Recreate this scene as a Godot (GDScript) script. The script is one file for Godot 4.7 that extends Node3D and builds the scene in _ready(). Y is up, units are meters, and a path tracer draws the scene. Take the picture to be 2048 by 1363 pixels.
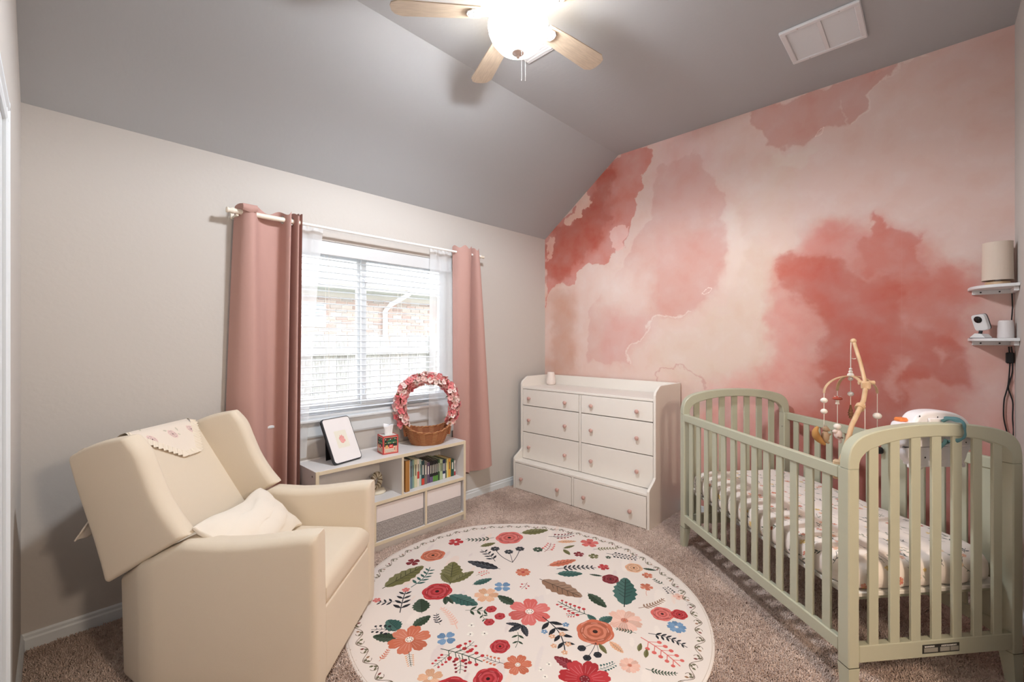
extends Node3D

# ---------------------------------------------------------------- mesh building
class G:
	var v := PackedVector3Array()
	var n := PackedVector3Array()
	var t := PackedVector2Array()
	var x := PackedInt32Array()

	# a convex flat face; its front looks along nn
	func face(p: PackedVector3Array, nn: Vector3, uv := PackedVector2Array()) -> void:
		var b := v.size()
		var turn := (p[2] - p[0]).cross(p[1] - p[0]).dot(nn) < 0.0
		for i in p.size():
			v.append(p[i])
			n.append(nn)
			t.append(uv[i] if uv.size() else Vector2(p[i].x + p[i].z, p[i].y))
		for i in range(1, p.size() - 1):
			if turn:
				x.append_array([b, b + i + 1, b + i])
			else:
				x.append_array([b, b + i, b + i + 1])

	# a box with chamfered edges
	func box(c: Vector3, s: Vector3, b := 0.0, q := Basis()) -> void:
		var h := s * 0.5
		b = minf(b, minf(h.x, minf(h.y, h.z)) * 0.9)
		for a in 3:
			var e := (a + 1) % 3
			var f := (a + 2) % 3
			for sg in [-1.0, 1.0]:
				var p := PackedVector3Array()
				for k in [[-1, -1], [1, -1], [1, 1], [-1, 1]]:
					var w := Vector3()
					w[a] = sg * h[a]
					w[e] = k[0] * (h[e] - b)
					w[f] = k[1] * (h[f] - b)
					p.append(c + q * w)
				var nn := Vector3()
				nn[a] = sg
				face(p, q * nn)
				if b > 0.0:
					for s2 in [-1.0, 1.0]:
						var m := Vector3()
						m[a] = sg
						m[e] = s2
						var r := PackedVector3Array()
						for k in [[0, -1], [0, 1], [1, 1], [1, -1]]:
							var w := Vector3()
							w[a] = sg * (h[a] if k[0] == 0 else h[a] - b)
							w[e] = s2 * (h[e] - b if k[0] == 0 else h[e])
							w[f] = k[1] * (h[f] - b)
							r.append(c + q * w)
						face(r, (q * m).normalized())
		if b > 0.0:
			for i in 8:
				var d := Vector3(1 if i & 1 else -1, 1 if i & 2 else -1, 1 if i & 4 else -1)
				var g := h - Vector3(b, b, b)
				face(PackedVector3Array([c + q * (d * Vector3(h.x, g.y, g.z)), c + q * (d * Vector3(g.x, h.y, g.z)), c + q * (d * Vector3(g.x, g.y, h.z))]), (q * d).normalized())

	# rows of points joined into a smooth surface
	func grid(rows: Array, close_u := false, close_v := false, uvs := [], flip := false) -> void:
		var b := v.size()
		var nu: int = rows[0].size()
		var nv: int = rows.size()
		for j in nv:
			for i in nu:
				v.append(rows[j][i])
				t.append(uvs[j][i] if uvs.size() else Vector2(float(i) / nu, float(j) / nv))
				n.append(Vector3())
		var k0 := x.size()
		for j in (nv if close_v else nv - 1):
			for i in (nu if close_u else nu - 1):
				var a := b + j * nu + i
				var c := b + j * nu + (i + 1) % nu
				var d := b + ((j + 1) % nv) * nu + (i + 1) % nu
				var e := b + ((j + 1) % nv) * nu + i
				if flip:
					x.append_array([a, d, c, a, e, d])
				else:
					x.append_array([a, c, d, a, d, e])
		smooth(b, k0)

	func smooth(b: int, k0: int) -> void:
		for k in range(k0, x.size(), 3):
			var fn := (v[x[k + 2]] - v[x[k]]).cross(v[x[k + 1]] - v[x[k]])
			for m in 3:
				n[x[k + m]] += fn
		for i in range(b, v.size()):
			n[i] = n[i].normalized() if n[i].length_squared() > 1e-20 else Vector3.UP

	# a round bar along a path; r a number or one radius for each point
	func tube(path: PackedVector3Array, r: Variant, seg := 8, closed := false) -> void:
		var rows := []
		var np := path.size()
		var up := Vector3.UP
		var d0 := (path[1] - path[0]).normalized()
		if absf(d0.dot(up)) > 0.9:
			up = Vector3.RIGHT
		var side := d0.cross(up).normalized()
		for i in np:
			var d := (path[(i + 1) % np] - path[(i - 1 + np) % np]).normalized() if closed else (path[mini(i + 1, np - 1)] - path[maxi(i - 1, 0)]).normalized()
			side = (side - d * side.dot(d)).normalized()
			var o := d.cross(side)
			var q := PackedVector3Array()
			var rr: float = r[i] if r is Array or r is PackedFloat32Array else r
			for k in seg:
				var an := TAU * k / seg
				q.append(path[i] + (side * cos(an) + o * sin(an)) * rr)
			rows.append(q)
		grid(rows, true, closed)
		if not closed:
			cap(rows[0], (path[0] - path[1]).normalized())
			cap(rows[np - 1], (path[np - 1] - path[np - 2]).normalized())

	func cap(p: PackedVector3Array, nn: Vector3) -> void:
		face(p, nn)

	# profile of (radius, height) points turned round the y axis
	func lathe(prof: Array, seg := 24, at := Vector3.ZERO, sx := 1.0, sz := 1.0, q := Basis()) -> void:
		var rows := []
		for p in prof:
			var w := PackedVector3Array()
			for k in seg:
				var an := TAU * k / seg
				w.append(at + q * Vector3(cos(an) * p.x * sx, p.y, sin(an) * p.x * sz))
			rows.append(w)
		grid(rows, true)

	func ball(c: Vector3, r: Vector3, seg := 14, rings := 9, q := Basis()) -> void:
		var prof := []
		for i in rings + 1:
			var an := -PI / 2 + PI * i / rings
			prof.append(Vector2(maxf(cos(an), 0.001), sin(an)))
		var rows := []
		for p in prof:
			var w := PackedVector3Array()
			for k in seg:
				var an := TAU * k / seg
				w.append(c + q * Vector3(cos(an) * p.x * r.x, p.y * r.y, sin(an) * p.x * r.z))
			rows.append(w)
		grid(rows, true)

	# an outline in the xy plane pushed from z0 to z1, edges chamfered by b; tr places it
	func prism(o: PackedVector2Array, z0: float, z1: float, b := 0.0, tr := Transform3D(), uv_size := Vector2.ZERO) -> void:
		var m := o.size()
		if Geometry2D.is_polygon_clockwise(o):
			o = o.duplicate()
			o.reverse()
		var ins := PackedVector2Array()
		for i in m:
			var d0 := (o[i] - o[(i - 1 + m) % m]).normalized()
			var d1 := (o[(i + 1) % m] - o[i]).normalized()
			var mid := Vector2(-d0.y - d1.y, d0.x + d1.x)
			var l := mid.length_squared()
			ins.append(o[i] + (mid * (2.0 * b / l) if l > 0.05 else Vector2()))
		var tris := Geometry2D.triangulate_polygon(ins)
		for s in [0, 1]:
			var z := z1 if s else z0
			var nn := (tr.basis * Vector3(0, 0, 1 if s else -1)).normalized()
			for k in range(0, tris.size(), 3):
				var p := PackedVector3Array()
				var uv := PackedVector2Array()
				for e in 3:
					var w := ins[tris[k + e]]
					p.append(tr * Vector3(w.x, w.y, z))
					uv.append(Vector2(w.x / uv_size.x, 1.0 - w.y / uv_size.y) if uv_size.x > 0.0 else w)
				face(p, nn, uv)
		for i in m:
			var a := i
			var c := (i + 1) % m
			var d := (o[c] - o[a]).normalized()
			var on := Vector3(d.y, -d.x, 0)
			face(PackedVector3Array([tr * Vector3(o[a].x, o[a].y, z0 + b), tr * Vector3(o[c].x, o[c].y, z0 + b), tr * Vector3(o[c].x, o[c].y, z1 - b), tr * Vector3(o[a].x, o[a].y, z1 - b)]), (tr.basis * on).normalized())
			if b > 0.0:
				for s in [0, 1]:
					var zo := z1 - b if s else z0 + b
					var zi := z1 if s else z0
					face(PackedVector3Array([tr * Vector3(o[a].x, o[a].y, zo), tr * Vector3(o[c].x, o[c].y, zo), tr * Vector3(ins[c].x, ins[c].y, zi), tr * Vector3(ins[a].x, ins[a].y, zi)]), (tr.basis * (on + Vector3(0, 0, 1 if s else -1))).normalized())

	# an upholstered panel: a middle surface map(a, b), thickened by half on both sides, its rim rounded by r
	func slab(map: Callable, la: float, lb: float, half: float, r: float, na := 10, nb := 10, bulge := 0.0, back_bulge := 0.0, sheer := 0.0) -> void:
		var pa := ring(la, r, na)
		var pb := ring(lb, r, nb)
		var b0 := v.size()
		var wa := pa.size()
		var wb := pb.size()
		for s in [1.0, -1.0]:
			for j in wb:
				for i in wa:
					var a: float = pa[i].x
					var b: float = pb[j].x
					var h: float = half - r + r * pa[i].y * pb[j].y + (bulge if s > 0 else back_bulge) * pow(maxf(sin(PI * a) * sin(PI * b), 0.0), 0.6)
					var e := 0.004
					var ac := clampf(a, e, 1 - e)
					var bc := clampf(b, e, 1 - e)
					var da: Vector3 = map.call(ac + e, bc) - map.call(ac - e, bc)
					var db: Vector3 = map.call(ac, bc + e) - map.call(ac, bc - e)
					var p: Vector3 = map.call(a, b)
					v.append(p + da.cross(db).normalized() * h * s)
					n.append(Vector3())
					t.append(Vector2(a * la, b * lb))
		var k0 := x.size()
		var sz := wa * wb
		for j in wb - 1:
			for i in wa - 1:
				var a := b0 + j * wa + i
				x.append_array([a, a + wa + 1, a + 1, a, a + wa, a + wa + 1])
				x.append_array([a + sz, a + sz + 1, a + sz + wa + 1, a + sz, a + sz + wa + 1, a + sz + wa])
		var loop := []
		for i in wa - 1:
			loop.append(i)
		for j in wb - 1:
			loop.append(j * wa + wa - 1)
		for i in wa - 1:
			loop.append((wb - 1) * wa + wa - 1 - i)
		for j in wb - 1:
			loop.append((wb - 1 - j) * wa)
		for k in loop.size():
			var a: int = b0 + loop[k]
			var c: int = b0 + loop[(k + 1) % loop.size()]
			x.append_array([a, c, c + sz, a, c + sz, a + sz])
		smooth(b0, k0)

	func ring(l: float, r: float, m: int) -> Array:
		var o := []
		for i in 5:
			var an := PI / 2 * i / 4
			o.append(Vector2(r * (1 - cos(an)) / l, sin(an)))
		for i in range(1, m):
			o.append(Vector2(lerpf(r / l, 1 - r / l, float(i) / m), 1.0))
		for i in range(4, -1, -1):
			var an := PI / 2 * i / 4
			o.append(Vector2(1 - r * (1 - cos(an)) / l, sin(an)))
		return o

	func mesh() -> ArrayMesh:
		var arr := []
		arr.resize(Mesh.ARRAY_MAX)
		arr[Mesh.ARRAY_VERTEX] = v
		arr[Mesh.ARRAY_NORMAL] = n
		arr[Mesh.ARRAY_TEX_UV] = t
		arr[Mesh.ARRAY_INDEX] = x
		var m := ArrayMesh.new()
		m.add_surface_from_arrays(Mesh.PRIMITIVE_TRIANGLES, arr)
		return m


# ---------------------------------------------------------------- naming and placing
var used := {}

func numbered(called: String) -> String:
	var k: int = used.get(called, 0)
	used[called] = k + 1
	return called if k == 0 else "%s_%03d" % [called, k]

func thing(called: String, label: String, category: String, at := Vector3.ZERO, turn := 0.0, group := "") -> Node3D:
	var o := Node3D.new()
	o.name = numbered(called)
	add_child(o)
	o.position = at
	o.rotation.y = turn
	tag(o, label, category, group)
	return o

func tag(o: Node, label: String, category: String, group := "") -> void:
	o.set_meta("label", label)
	o.set_meta("category", category)
	if group:
		o.set_meta("group", group)

func part(parent: Node, called: String, g: Variant, m: Material, label := "") -> MeshInstance3D:
	var o := MeshInstance3D.new()
	o.name = called
	o.mesh = g.mesh() if g is G else g
	o.material_override = m
	parent.add_child(o, true)
	if label:
		o.set_meta("label", label)
	return o

func single(called: String, g: Variant, m: Material, label: String, category: String, at := Vector3.ZERO, turn := 0.0, group := "") -> MeshInstance3D:
	var o := part(self, numbered(called), g, m)
	o.position = at
	o.rotation.y = turn
	tag(o, label, category, group)
	return o

func struct(called: String, g: G, m: Material, label: String) -> MeshInstance3D:
	var o := part(self, called, g, m)
	o.set_meta("kind", "structure")
	o.set_meta("label", label)
	o.set_meta("category", called.get_slice("_", 0))
	return o

func boxg(c: Vector3, s: Vector3, b := 0.0) -> G:
	var g := G.new()
	g.box(c, s, b)
	return g

func tubeg(path: Array, r: Variant, seg := 8, closed := false) -> G:
	var g := G.new()
	g.tube(PackedVector3Array(path), r, seg, closed)
	return g

func latheg(prof: Array, seg := 24, at := Vector3.ZERO, sx := 1.0, sz := 1.0) -> G:
	var g := G.new()
	g.lathe(prof, seg, at, sx, sz)
	return g

func ballg(c: Vector3, r: Vector3, seg := 14, rings := 9) -> G:
	var g := G.new()
	g.ball(c, r, seg, rings)
	return g

func curve(p: Array, s: float) -> Variant:   # Catmull-Rom through the points
	var m := p.size() - 1
	var f := clampf(s, 0.0, 1.0) * m
	var i := mini(int(f), m - 1)
	var u := f - i
	var a: Variant = p[maxi(i - 1, 0)]
	var b: Variant = p[i]
	var c: Variant = p[i + 1]
	var d: Variant = p[mini(i + 2, m)]
	return (b * 2.0 + (c - a) * u + (a * 2.0 - b * 5.0 + c * 4.0 - d) * u * u + (b * 3.0 - a - c * 3.0 + d) * u * u * u) * 0.5

# ---------------------------------------------------------------- materials and textures
func rgb(r: int, g: int, b: int) -> Color:
	return Color(r / 255.0, g / 255.0, b / 255.0)

func mat(c: Color, rough := 0.8, metal := 0.0) -> StandardMaterial3D:
	var m := StandardMaterial3D.new()
	m.albedo_color = c
	m.roughness = rough
	m.metallic = metal
	if rough > 0.7:
		m.metallic_specular = 0.35
	return m

func noise(freq: float, sd: int, oct := 3, type := FastNoiseLite.TYPE_SIMPLEX_SMOOTH) -> FastNoiseLite:
	var f := FastNoiseLite.new()
	f.seed = sd
	f.frequency = freq
	f.noise_type = type
	f.fractal_octaves = oct
	return f

func noise_tex(freq: float, sd: int, size := 512, oct := 3) -> ImageTexture:
	var im := noise(freq, sd, oct).get_seamless_image(size, size)
	return ImageTexture.create_from_image(im)

func bump(m: StandardMaterial3D, tex: Texture2D, centimetres: float, scale: float) -> StandardMaterial3D:
	m.heightmap_enabled = true
	m.heightmap_texture = tex
	m.heightmap_scale = centimetres
	m.uv1_triplanar = true
	m.uv1_scale = Vector3.ONE * scale
	return m

# noise shown as a ramp between two colours, seen on all sides of a thing
func ramp_tex(freq: float, sd: int, a: Color, b: Color, size := 512, oct := 4, stretch := 1) -> ImageTexture:
	var im := noise(freq, sd, oct).get_seamless_image(size, size)
	if stretch > 1:
		im.resize(size, maxi(size / stretch, 4), Image.INTERPOLATE_BILINEAR)
	im.convert(Image.FORMAT_L8)
	var d := im.get_data()
	var o := PackedByteArray()
	o.resize(d.size() * 3)
	var lut := PackedByteArray()
	for i in 256:
		var c := a.lerp(b, smoothstep(0.15, 0.85, i / 255.0))
		lut.append_array([c.r8, c.g8, c.b8])
	for i in d.size():
		var k := d[i] * 3
		o[i * 3] = lut[k]
		o[i * 3 + 1] = lut[k + 1]
		o[i * 3 + 2] = lut[k + 2]
	return ImageTexture.create_from_image(Image.create_from_data(im.get_width(), im.get_height(), false, Image.FORMAT_RGB8, o))

# ---------------------------------------------------------------- printing on flat cloth and paper
func fill_poly(im: Image, p: PackedVector2Array, col: Color) -> void:
	var lo := 1e9
	var hi := -1e9
	for q in p:
		lo = minf(lo, q.y)
		hi = maxf(hi, q.y)
	var m := p.size()
	var w := im.get_width()
	for y in range(maxi(int(ceil(lo - 0.5)), 0), mini(int(hi + 0.5), im.get_height() - 1) + 1):
		var fy := y + 0.001
		var xs := []
		for i in m:
			var a := p[i]
			var b := p[(i + 1) % m]
			if (a.y <= fy) != (b.y <= fy):
				xs.append(a.x + (fy - a.y) / (b.y - a.y) * (b.x - a.x))
		xs.sort()
		for k in range(0, xs.size() - 1, 2):
			var x0 := maxi(int(round(xs[k])), 0)
			var x1 := mini(int(round(xs[k + 1])), w)
			if x1 > x0:
				im.fill_rect(Rect2i(x0, y, x1 - x0, 1), col)

func stroke(im: Image, p: PackedVector2Array, w: float, col: Color) -> void:
	for i in p.size() - 1:
		var d := (p[i + 1] - p[i])
		if d.length() < 0.01:
			continue
		var o := d.normalized().orthogonal() * w * 0.5
		var e := d.normalized() * w * 0.25
		fill_poly(im, PackedVector2Array([p[i] + o - e, p[i + 1] + o + e, p[i + 1] - o + e, p[i] - o - e]), col)

func disc(im: Image, c: Vector2, r: float, col: Color, sq := 1.0, turn := 0.0) -> void:
	var p := PackedVector2Array()
	for k in 18:
		p.append(c + Vector2(cos(TAU * k / 18) * r, sin(TAU * k / 18) * r * sq).rotated(turn))
	fill_poly(im, p, col)

func print_leaf(im: Image, a: Vector2, b: Vector2, wide: float, col: Color, rnd: RandomNumberGenerator) -> void:
	var d := b - a
	var o := d.orthogonal() * wide * 0.5
	var p := PackedVector2Array()
	var q := PackedVector2Array()
	for i in 13:
		var s := i / 12.0
		var w := pow(sin(PI * clampf(s * 0.93 + 0.03, 0, 1)), 0.75) * (1.0 + (0.16 if i % 2 else -0.06)) * (1.0 - 0.35 * s)
		p.append(a + d * s + o * w * 1.25)
		q.append(a + d * s - o * w * 1.25)
	q.reverse()
	var all := p.duplicate()
	all.append_array(q)
	fill_poly(im, all, col)
	var half := p.duplicate()
	half.append(b)
	half.append(a)
	fill_poly(im, half, col.lightened(0.10))
	var th := maxf(d.length() * 0.02, 1.2)
	var vein := col.darkened(0.4) if col.get_luminance() > 0.22 else col.lightened(0.3)
	stroke(im, PackedVector2Array([a - d * 0.08, b - d * 0.06]), th, vein)
	for i in range(1, 6):
		var s := 0.12 + i * 0.13
		for sg in [-1.0, 1.0]:
			stroke(im, PackedVector2Array([a + d * s, a + d * (s + 0.12) + o * sg * 0.75 * sin(PI * s)]), th * 0.7, vein)

func print_flower(im: Image, c: Vector2, r: float, petals: int, col: Color, core: Color, rnd: RandomNumberGenerator) -> void:
	var t0 := rnd.randf() * TAU
	for k in petals:
		var an := t0 + TAU * k / petals
		var d := Vector2(cos(an), sin(an))
		var o := d.orthogonal()
		var w := r * (2.2 / petals + 0.30)
		var cc := col.lightened(rnd.randf_range(0.0, 0.12)) if k % 2 else col.darkened(rnd.randf_range(0.0, 0.1))
		var p := PackedVector2Array()
		for e in [[0.08, 0.15], [0.4, 0.75], [0.72, 1.0], [0.95, 0.72], [1.0, 0.3], [0.93, 0.0], [1.0, -0.3], [0.95, -0.72], [0.72, -1.0], [0.4, -0.75], [0.08, -0.15]]:
			p.append(c + d * r * e[0] + o * w * 0.52 * e[1])
		fill_poly(im, p, cc)
		if r > 22.0:
			for m in [-0.4, 0.0, 0.4]:
				stroke(im, PackedVector2Array([c + d * r * 0.3 + o * w * m * 0.35, c + d * r * 0.72 + o * w * m * 0.8]), maxf(r * 0.025, 1.2), cc.lightened(0.28))
	disc(im, c, r * 0.2, core)
	if r > 22.0:
		for k in 7:
			disc(im, c + Vector2(cos(TAU * k / 7), sin(TAU * k / 7)) * r * 0.13, maxf(r * 0.03, 1.2), core.inverted().lerp(col, 0.6))

func print_rose(im: Image, c: Vector2, r: float, col: Color, rnd: RandomNumberGenerator) -> void:
	var t0 := rnd.randf() * TAU
	var k := 0
	for s in [1.0, 0.8, 0.62, 0.45, 0.3]:
		var p := PackedVector2Array()
		for i in 40:
			var an := TAU * i / 40
			p.append(c + Vector2(cos(an), sin(an) * 0.92) * r * s * (0.93 + 0.09 * absf(sin(an * 3.0 + t0 + k))))
		fill_poly(im, p, [col, col.darkened(0.16), col.lightened(0.14), col.darkened(0.12), col.lightened(0.05)][k])
		k += 1
	for i in 9:
		var an := TAU * i / 9 + t0
		var q := PackedVector2Array()
		for m in 5:
			q.append(c + Vector2(cos(an + m * 0.12), sin(an + m * 0.12) * 0.92) * r * (0.7 + 0.18 * (i % 2)))
		stroke(im, q, maxf(r * 0.05, 1.2), col.lightened(0.3))
	disc(im, c, r * 0.13, col.darkened(0.75))

func print_sprig(im: Image, a: Vector2, b: Vector2, count: int, col: Color, berry: Variant, rnd: RandomNumberGenerator) -> void:
	var d := b - a
	var o := d.orthogonal()
	var bow := rnd.randf_range(-0.12, 0.12)
	var p := PackedVector2Array()
	for i in 9:
		var s := i / 8.0
		p.append(a + d * s + o * bow * sin(PI * s))
	var th := clampf(d.length() * 0.022, 2.0, 5.0)
	stroke(im, p, th, col)
	for i in count:
		var s := 0.18 + 0.8 * i / maxf(count, 1)
		var at := a + d * s + o * bow * sin(PI * s)
		for sg in [-1.0, 1.0]:
			var l := d.length() * clampf(1.35 / (count + 1), 0.12, 0.34) * (1.1 - 0.4 * s)
			var e: Vector2 = at + (d.normalized() * 0.75 + o.normalized() * sg).normalized() * l
			if berry == null:
				print_small_leaf(im, at, e, 0.36, col)
			else:
				stroke(im, PackedVector2Array([at, e]), th * 0.7, col)
				disc(im, e, clampf(l * 0.24, 2.5, 11.0), berry)

func print_small_leaf(im: Image, a: Vector2, b: Vector2, wide: float, col: Color) -> void:
	var d := b - a
	var o := d.orthogonal() * wide * 0.5
	fill_poly(im, PackedVector2Array([a, a + d * 0.25 + o * 0.7, a + d * 0.5 + o, a + d * 0.8 + o * 0.6, b, a + d * 0.8 - o * 0.6, a + d * 0.5 - o, a + d * 0.25 - o * 0.7]), col)
const RUG := [
	["r", -85, -706, 79, 1], ["f", -224, -723, 43, 4, 3, 3], ["f", 131, -744, 52, 5, 2, 12], ["r", 431, -527, 98, 4], ["l", -482, -600, -208, -639, 38, 9], ["l", -208, -374, -50, -546, 50, 9],
	["l", -208, -374, -37, -371, 36, 9], ["l", -208, -374, -182, -485, 45, 9], ["r", -312, -356, 84, 2], ["l", -287, -274, -242, -105, 45, 10], ["l", -476, -263, -416, -361, 70, 8], ["l", -309, -281, -354, -228, 40, 8],
	["l", -305, -276, -323, -204, 30, 8], ["l", 86, -291, 18, -485, 32, 7], ["f", 248, -480, 31, 7, 7, 12], ["s", 199, -276, 248, -480, 0, 7, 0], ["f", 281, -387, 30, 7, 7, 12], ["s", 199, -276, 281, -387, 0, 7, 0],
	["f", 361, -363, 31, 7, 7, 12], ["s", 199, -276, 361, -363, 0, 7, 0], ["s", 135, -363, 173, -535, 4, 7, 0], ["s", 357, -604, 203, -726, 6, 8, 0], ["s", -388, -493, -187, -596, 5, 10, 0], ["s", -555, -338, -419, -492, 4, 7, 0],
	["s", -518, -438, -591, -514, 3, 7, 0], ["f", -422, -492, 22, 5, 4, 12], ["f", -582, -519, 21, 5, 4, 12], ["s", -433, -34, -386, -226, 9, 11, 0], ["s", -471, -118, -430, -201, 4, 7, 0], ["l", -632, -230, -630, -329, 75, 10],
	["l", -671, -187, -737, -273, 50, 8], ["l", -567, -199, -464, -209, 50, 8], ["f", -632, -135, 97, 6, 1, 12], ["s", -645, -230, -720, -321, 4, 7, 7], ["s", -677, -70, -721, 15, 6, 8, 5], ["s", -797, -113, -729, -151, 5, 1, 0],
	["f", -511, -19, 46, 4, 6, 12], ["f", -369, -5, 18, 6, 12, 7], ["f", -415, 40, 17, 6, 12, 7], ["f", -366, 84, 17, 6, 12, 7], ["s", -570, 19, -496, 211, 5, 8, 2], ["s", -537, 86, -438, 91, 3, 8, 2],
	["s", -552, 71, -656, 84, 4, 8, 2], ["s", -539, 105, -605, 193, 4, 8, 3], ["r", -378, 199, 47, 2], ["f", -704, 126, 52, 5, 5, 12], ["r", -544, 298, 62, 2], ["f", -404, 332, 60, 6, 1, 12],
	["s", -441, 284, -472, 196, 4, 7, 1], ["f", -149, -137, 66, 6, 5, 12], ["f", -33, -132, 49, 4, 6, 12], ["l", -127, -264, -16, -236, 40, 10], ["l", -107, 29, -109, -88, 45, 8], ["s", -314, -115, -234, -11, 3, 8, 0],
	["s", -272, -36, -295, 40, 2, 8, 0], ["r", -217, -28, 29, 2], ["r", -227, 45, 28, 2], ["r", -295, 40, 27, 2], ["f", 160, -152, 45, 8, 1, 2], ["l", -203, 168, -245, 105, 30, 7],
	["l", -203, 168, -279, 158, 40, 7], ["l", -199, 172, -244, 242, 35, 7], ["f", -96, 126, 110, 6, 4, 12], ["s", -253, 191, -336, 254, 2, 8, 0], ["s", 94, -60, 23, -40, 2, 3, 2], ["l", 206, -572, 307, -541, 40, 9],
	["s", -56, -324, 24, -298, 4, 13, 4], ["l", 549, -513, 713, -413, 42, 9], ["s", 634, -343, 793, -245, 6, 7, 3], ["f", 748, -80, 62, 5, 4, 2], ["s", 689, -8, 809, 105, 7, 9, 0], ["s", 699, 83, 773, 260, 7, 7, 7],
	["f", 436, -272, 34, 7, 8, 12], ["s", 441, -221, 568, -269, 4, 3, 4], ["l", 615, -245, 709, -160, 30, 5], ["l", 554, -149, 523, -78, 40, 9], ["l", 567, -159, 650, -133, 30, 9], ["f", 569, -41, 34, 5, 3, 11],
	["f", 611, 43, 33, 5, 9, 12], ["f", 662, 119, 18, 5, 8, 12], ["l", 330, -87, 495, -12, 33, 1], ["s", 327, -30, 501, 132, 7, 7, 0], ["f", 539, 161, 35, 5, 2, 4], ["l", 289, 8, 388, 111, 42, 10],
	["r", 659, 297, 55, 5], ["l", 692, 341, 727, 407, 30, 8], ["r", 452, 261, 51, 3], ["l", 445, 208, 411, 145, 25, 8], ["f", 637, 395, 31, 5, 1, 11], ["l", 289, 442, 523, 317, 42, 10],
	["f", 521, 447, 36, 5, 1, 1], ["s", 443, 489, 483, 466, 0, 1, 0], ["s", 312, 510, 481, 568, 8, 13, 0], ["s", 612, 508, 634, 433, 4, 8, 0], ["s", 545, 595, 591, 520, 4, 7, 7], ["f", 552, 618, 31, 5, 11, 1],
	["l", 173, -12, 192, 243, 42, 13], ["l", 242, 255, 201, 387, 40, 8], ["s", 87, 373, 71, 177, 6, 8, 2], ["s", 49, 313, 5, 281, 3, 8, 2], ["f", 172, 508, 86, 9, 11, 1], ["r", 349, 619, 59, 4],
	["r", 404, 683, 42, 2], ["f", 300, 713, 45, 8, 6, 12], ["s", 164, 638, 194, 807, 6, 7, 0], ["l", 68, 412, 86, 352, 50, 10], ["l", 72, 430, 154, 449, 55, 10], ["r", 2, 451, 93, 1],
	["l", -10, 538, -33, 618, 40, 5], ["l", -57, 512, -87, 567, 35, 9], ["s", -61, 496, -134, 469, 0, 7, 0], ["r", -134, 469, 20, 7], ["s", -61, 496, -167, 520, 0, 7, 0], ["r", -167, 520, 19, 7],
	["s", -61, 496, -120, 543, 0, 7, 0], ["r", -120, 543, 19, 7], ["s", 124, 596, 85, 507, 6, 8, 0], ["s", 113, 626, 60, 831, 5, 4, 4], ["l", 24, 661, 76, 645, 35, 9], ["l", 8, 702, 59, 682, 35, 9],
	["s", -84, 201, -200, 427, 4, 7, 0], ["f", -163, 278, 16, 5, 6, 12], ["f", -52, 320, 17, 5, 6, 12], ["f", -164, 325, 16, 5, 5, 12], ["f", -119, 349, 16, 5, 5, 12], ["f", -208, 370, 15, 5, 5, 12],
	["f", -155, 410, 16, 5, 5, 12], ["f", -208, 430, 15, 5, 5, 12], ["f", -80, 675, 44, 10, 11, 1], ["s", -52, 733, 14, 840, 8, 8, 0], ["s", -195, 589, -111, 623, 5, 10, 10], ["l", -252, 524, -259, 414, 45, 3],
	["f", -274, 581, 107, 7, 2, 3], ["f", -310, 425, 14, 6, 12, 7], ["f", -357, 420, 13, 6, 12, 7], ["f", -375, 457, 13, 6, 12, 7], ["r", -420, 640, 70, 4], ["f", -560, 480, 75, 6, 1, 12],
	["r", -690, 240, 80, 2], ["l", -300, 740, -380, 790, 40, 10], ["f", -640, 600, 50, 4, 6, 12], ["s", -500, 620, -560, 700, 6, 8, 0], ["f", -240, 800, 45, 5, 5, 12], ["r", -780, 150, 50, 5],
	["s", -700, 380, -760, 420, 6, 7, 0],
]
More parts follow.
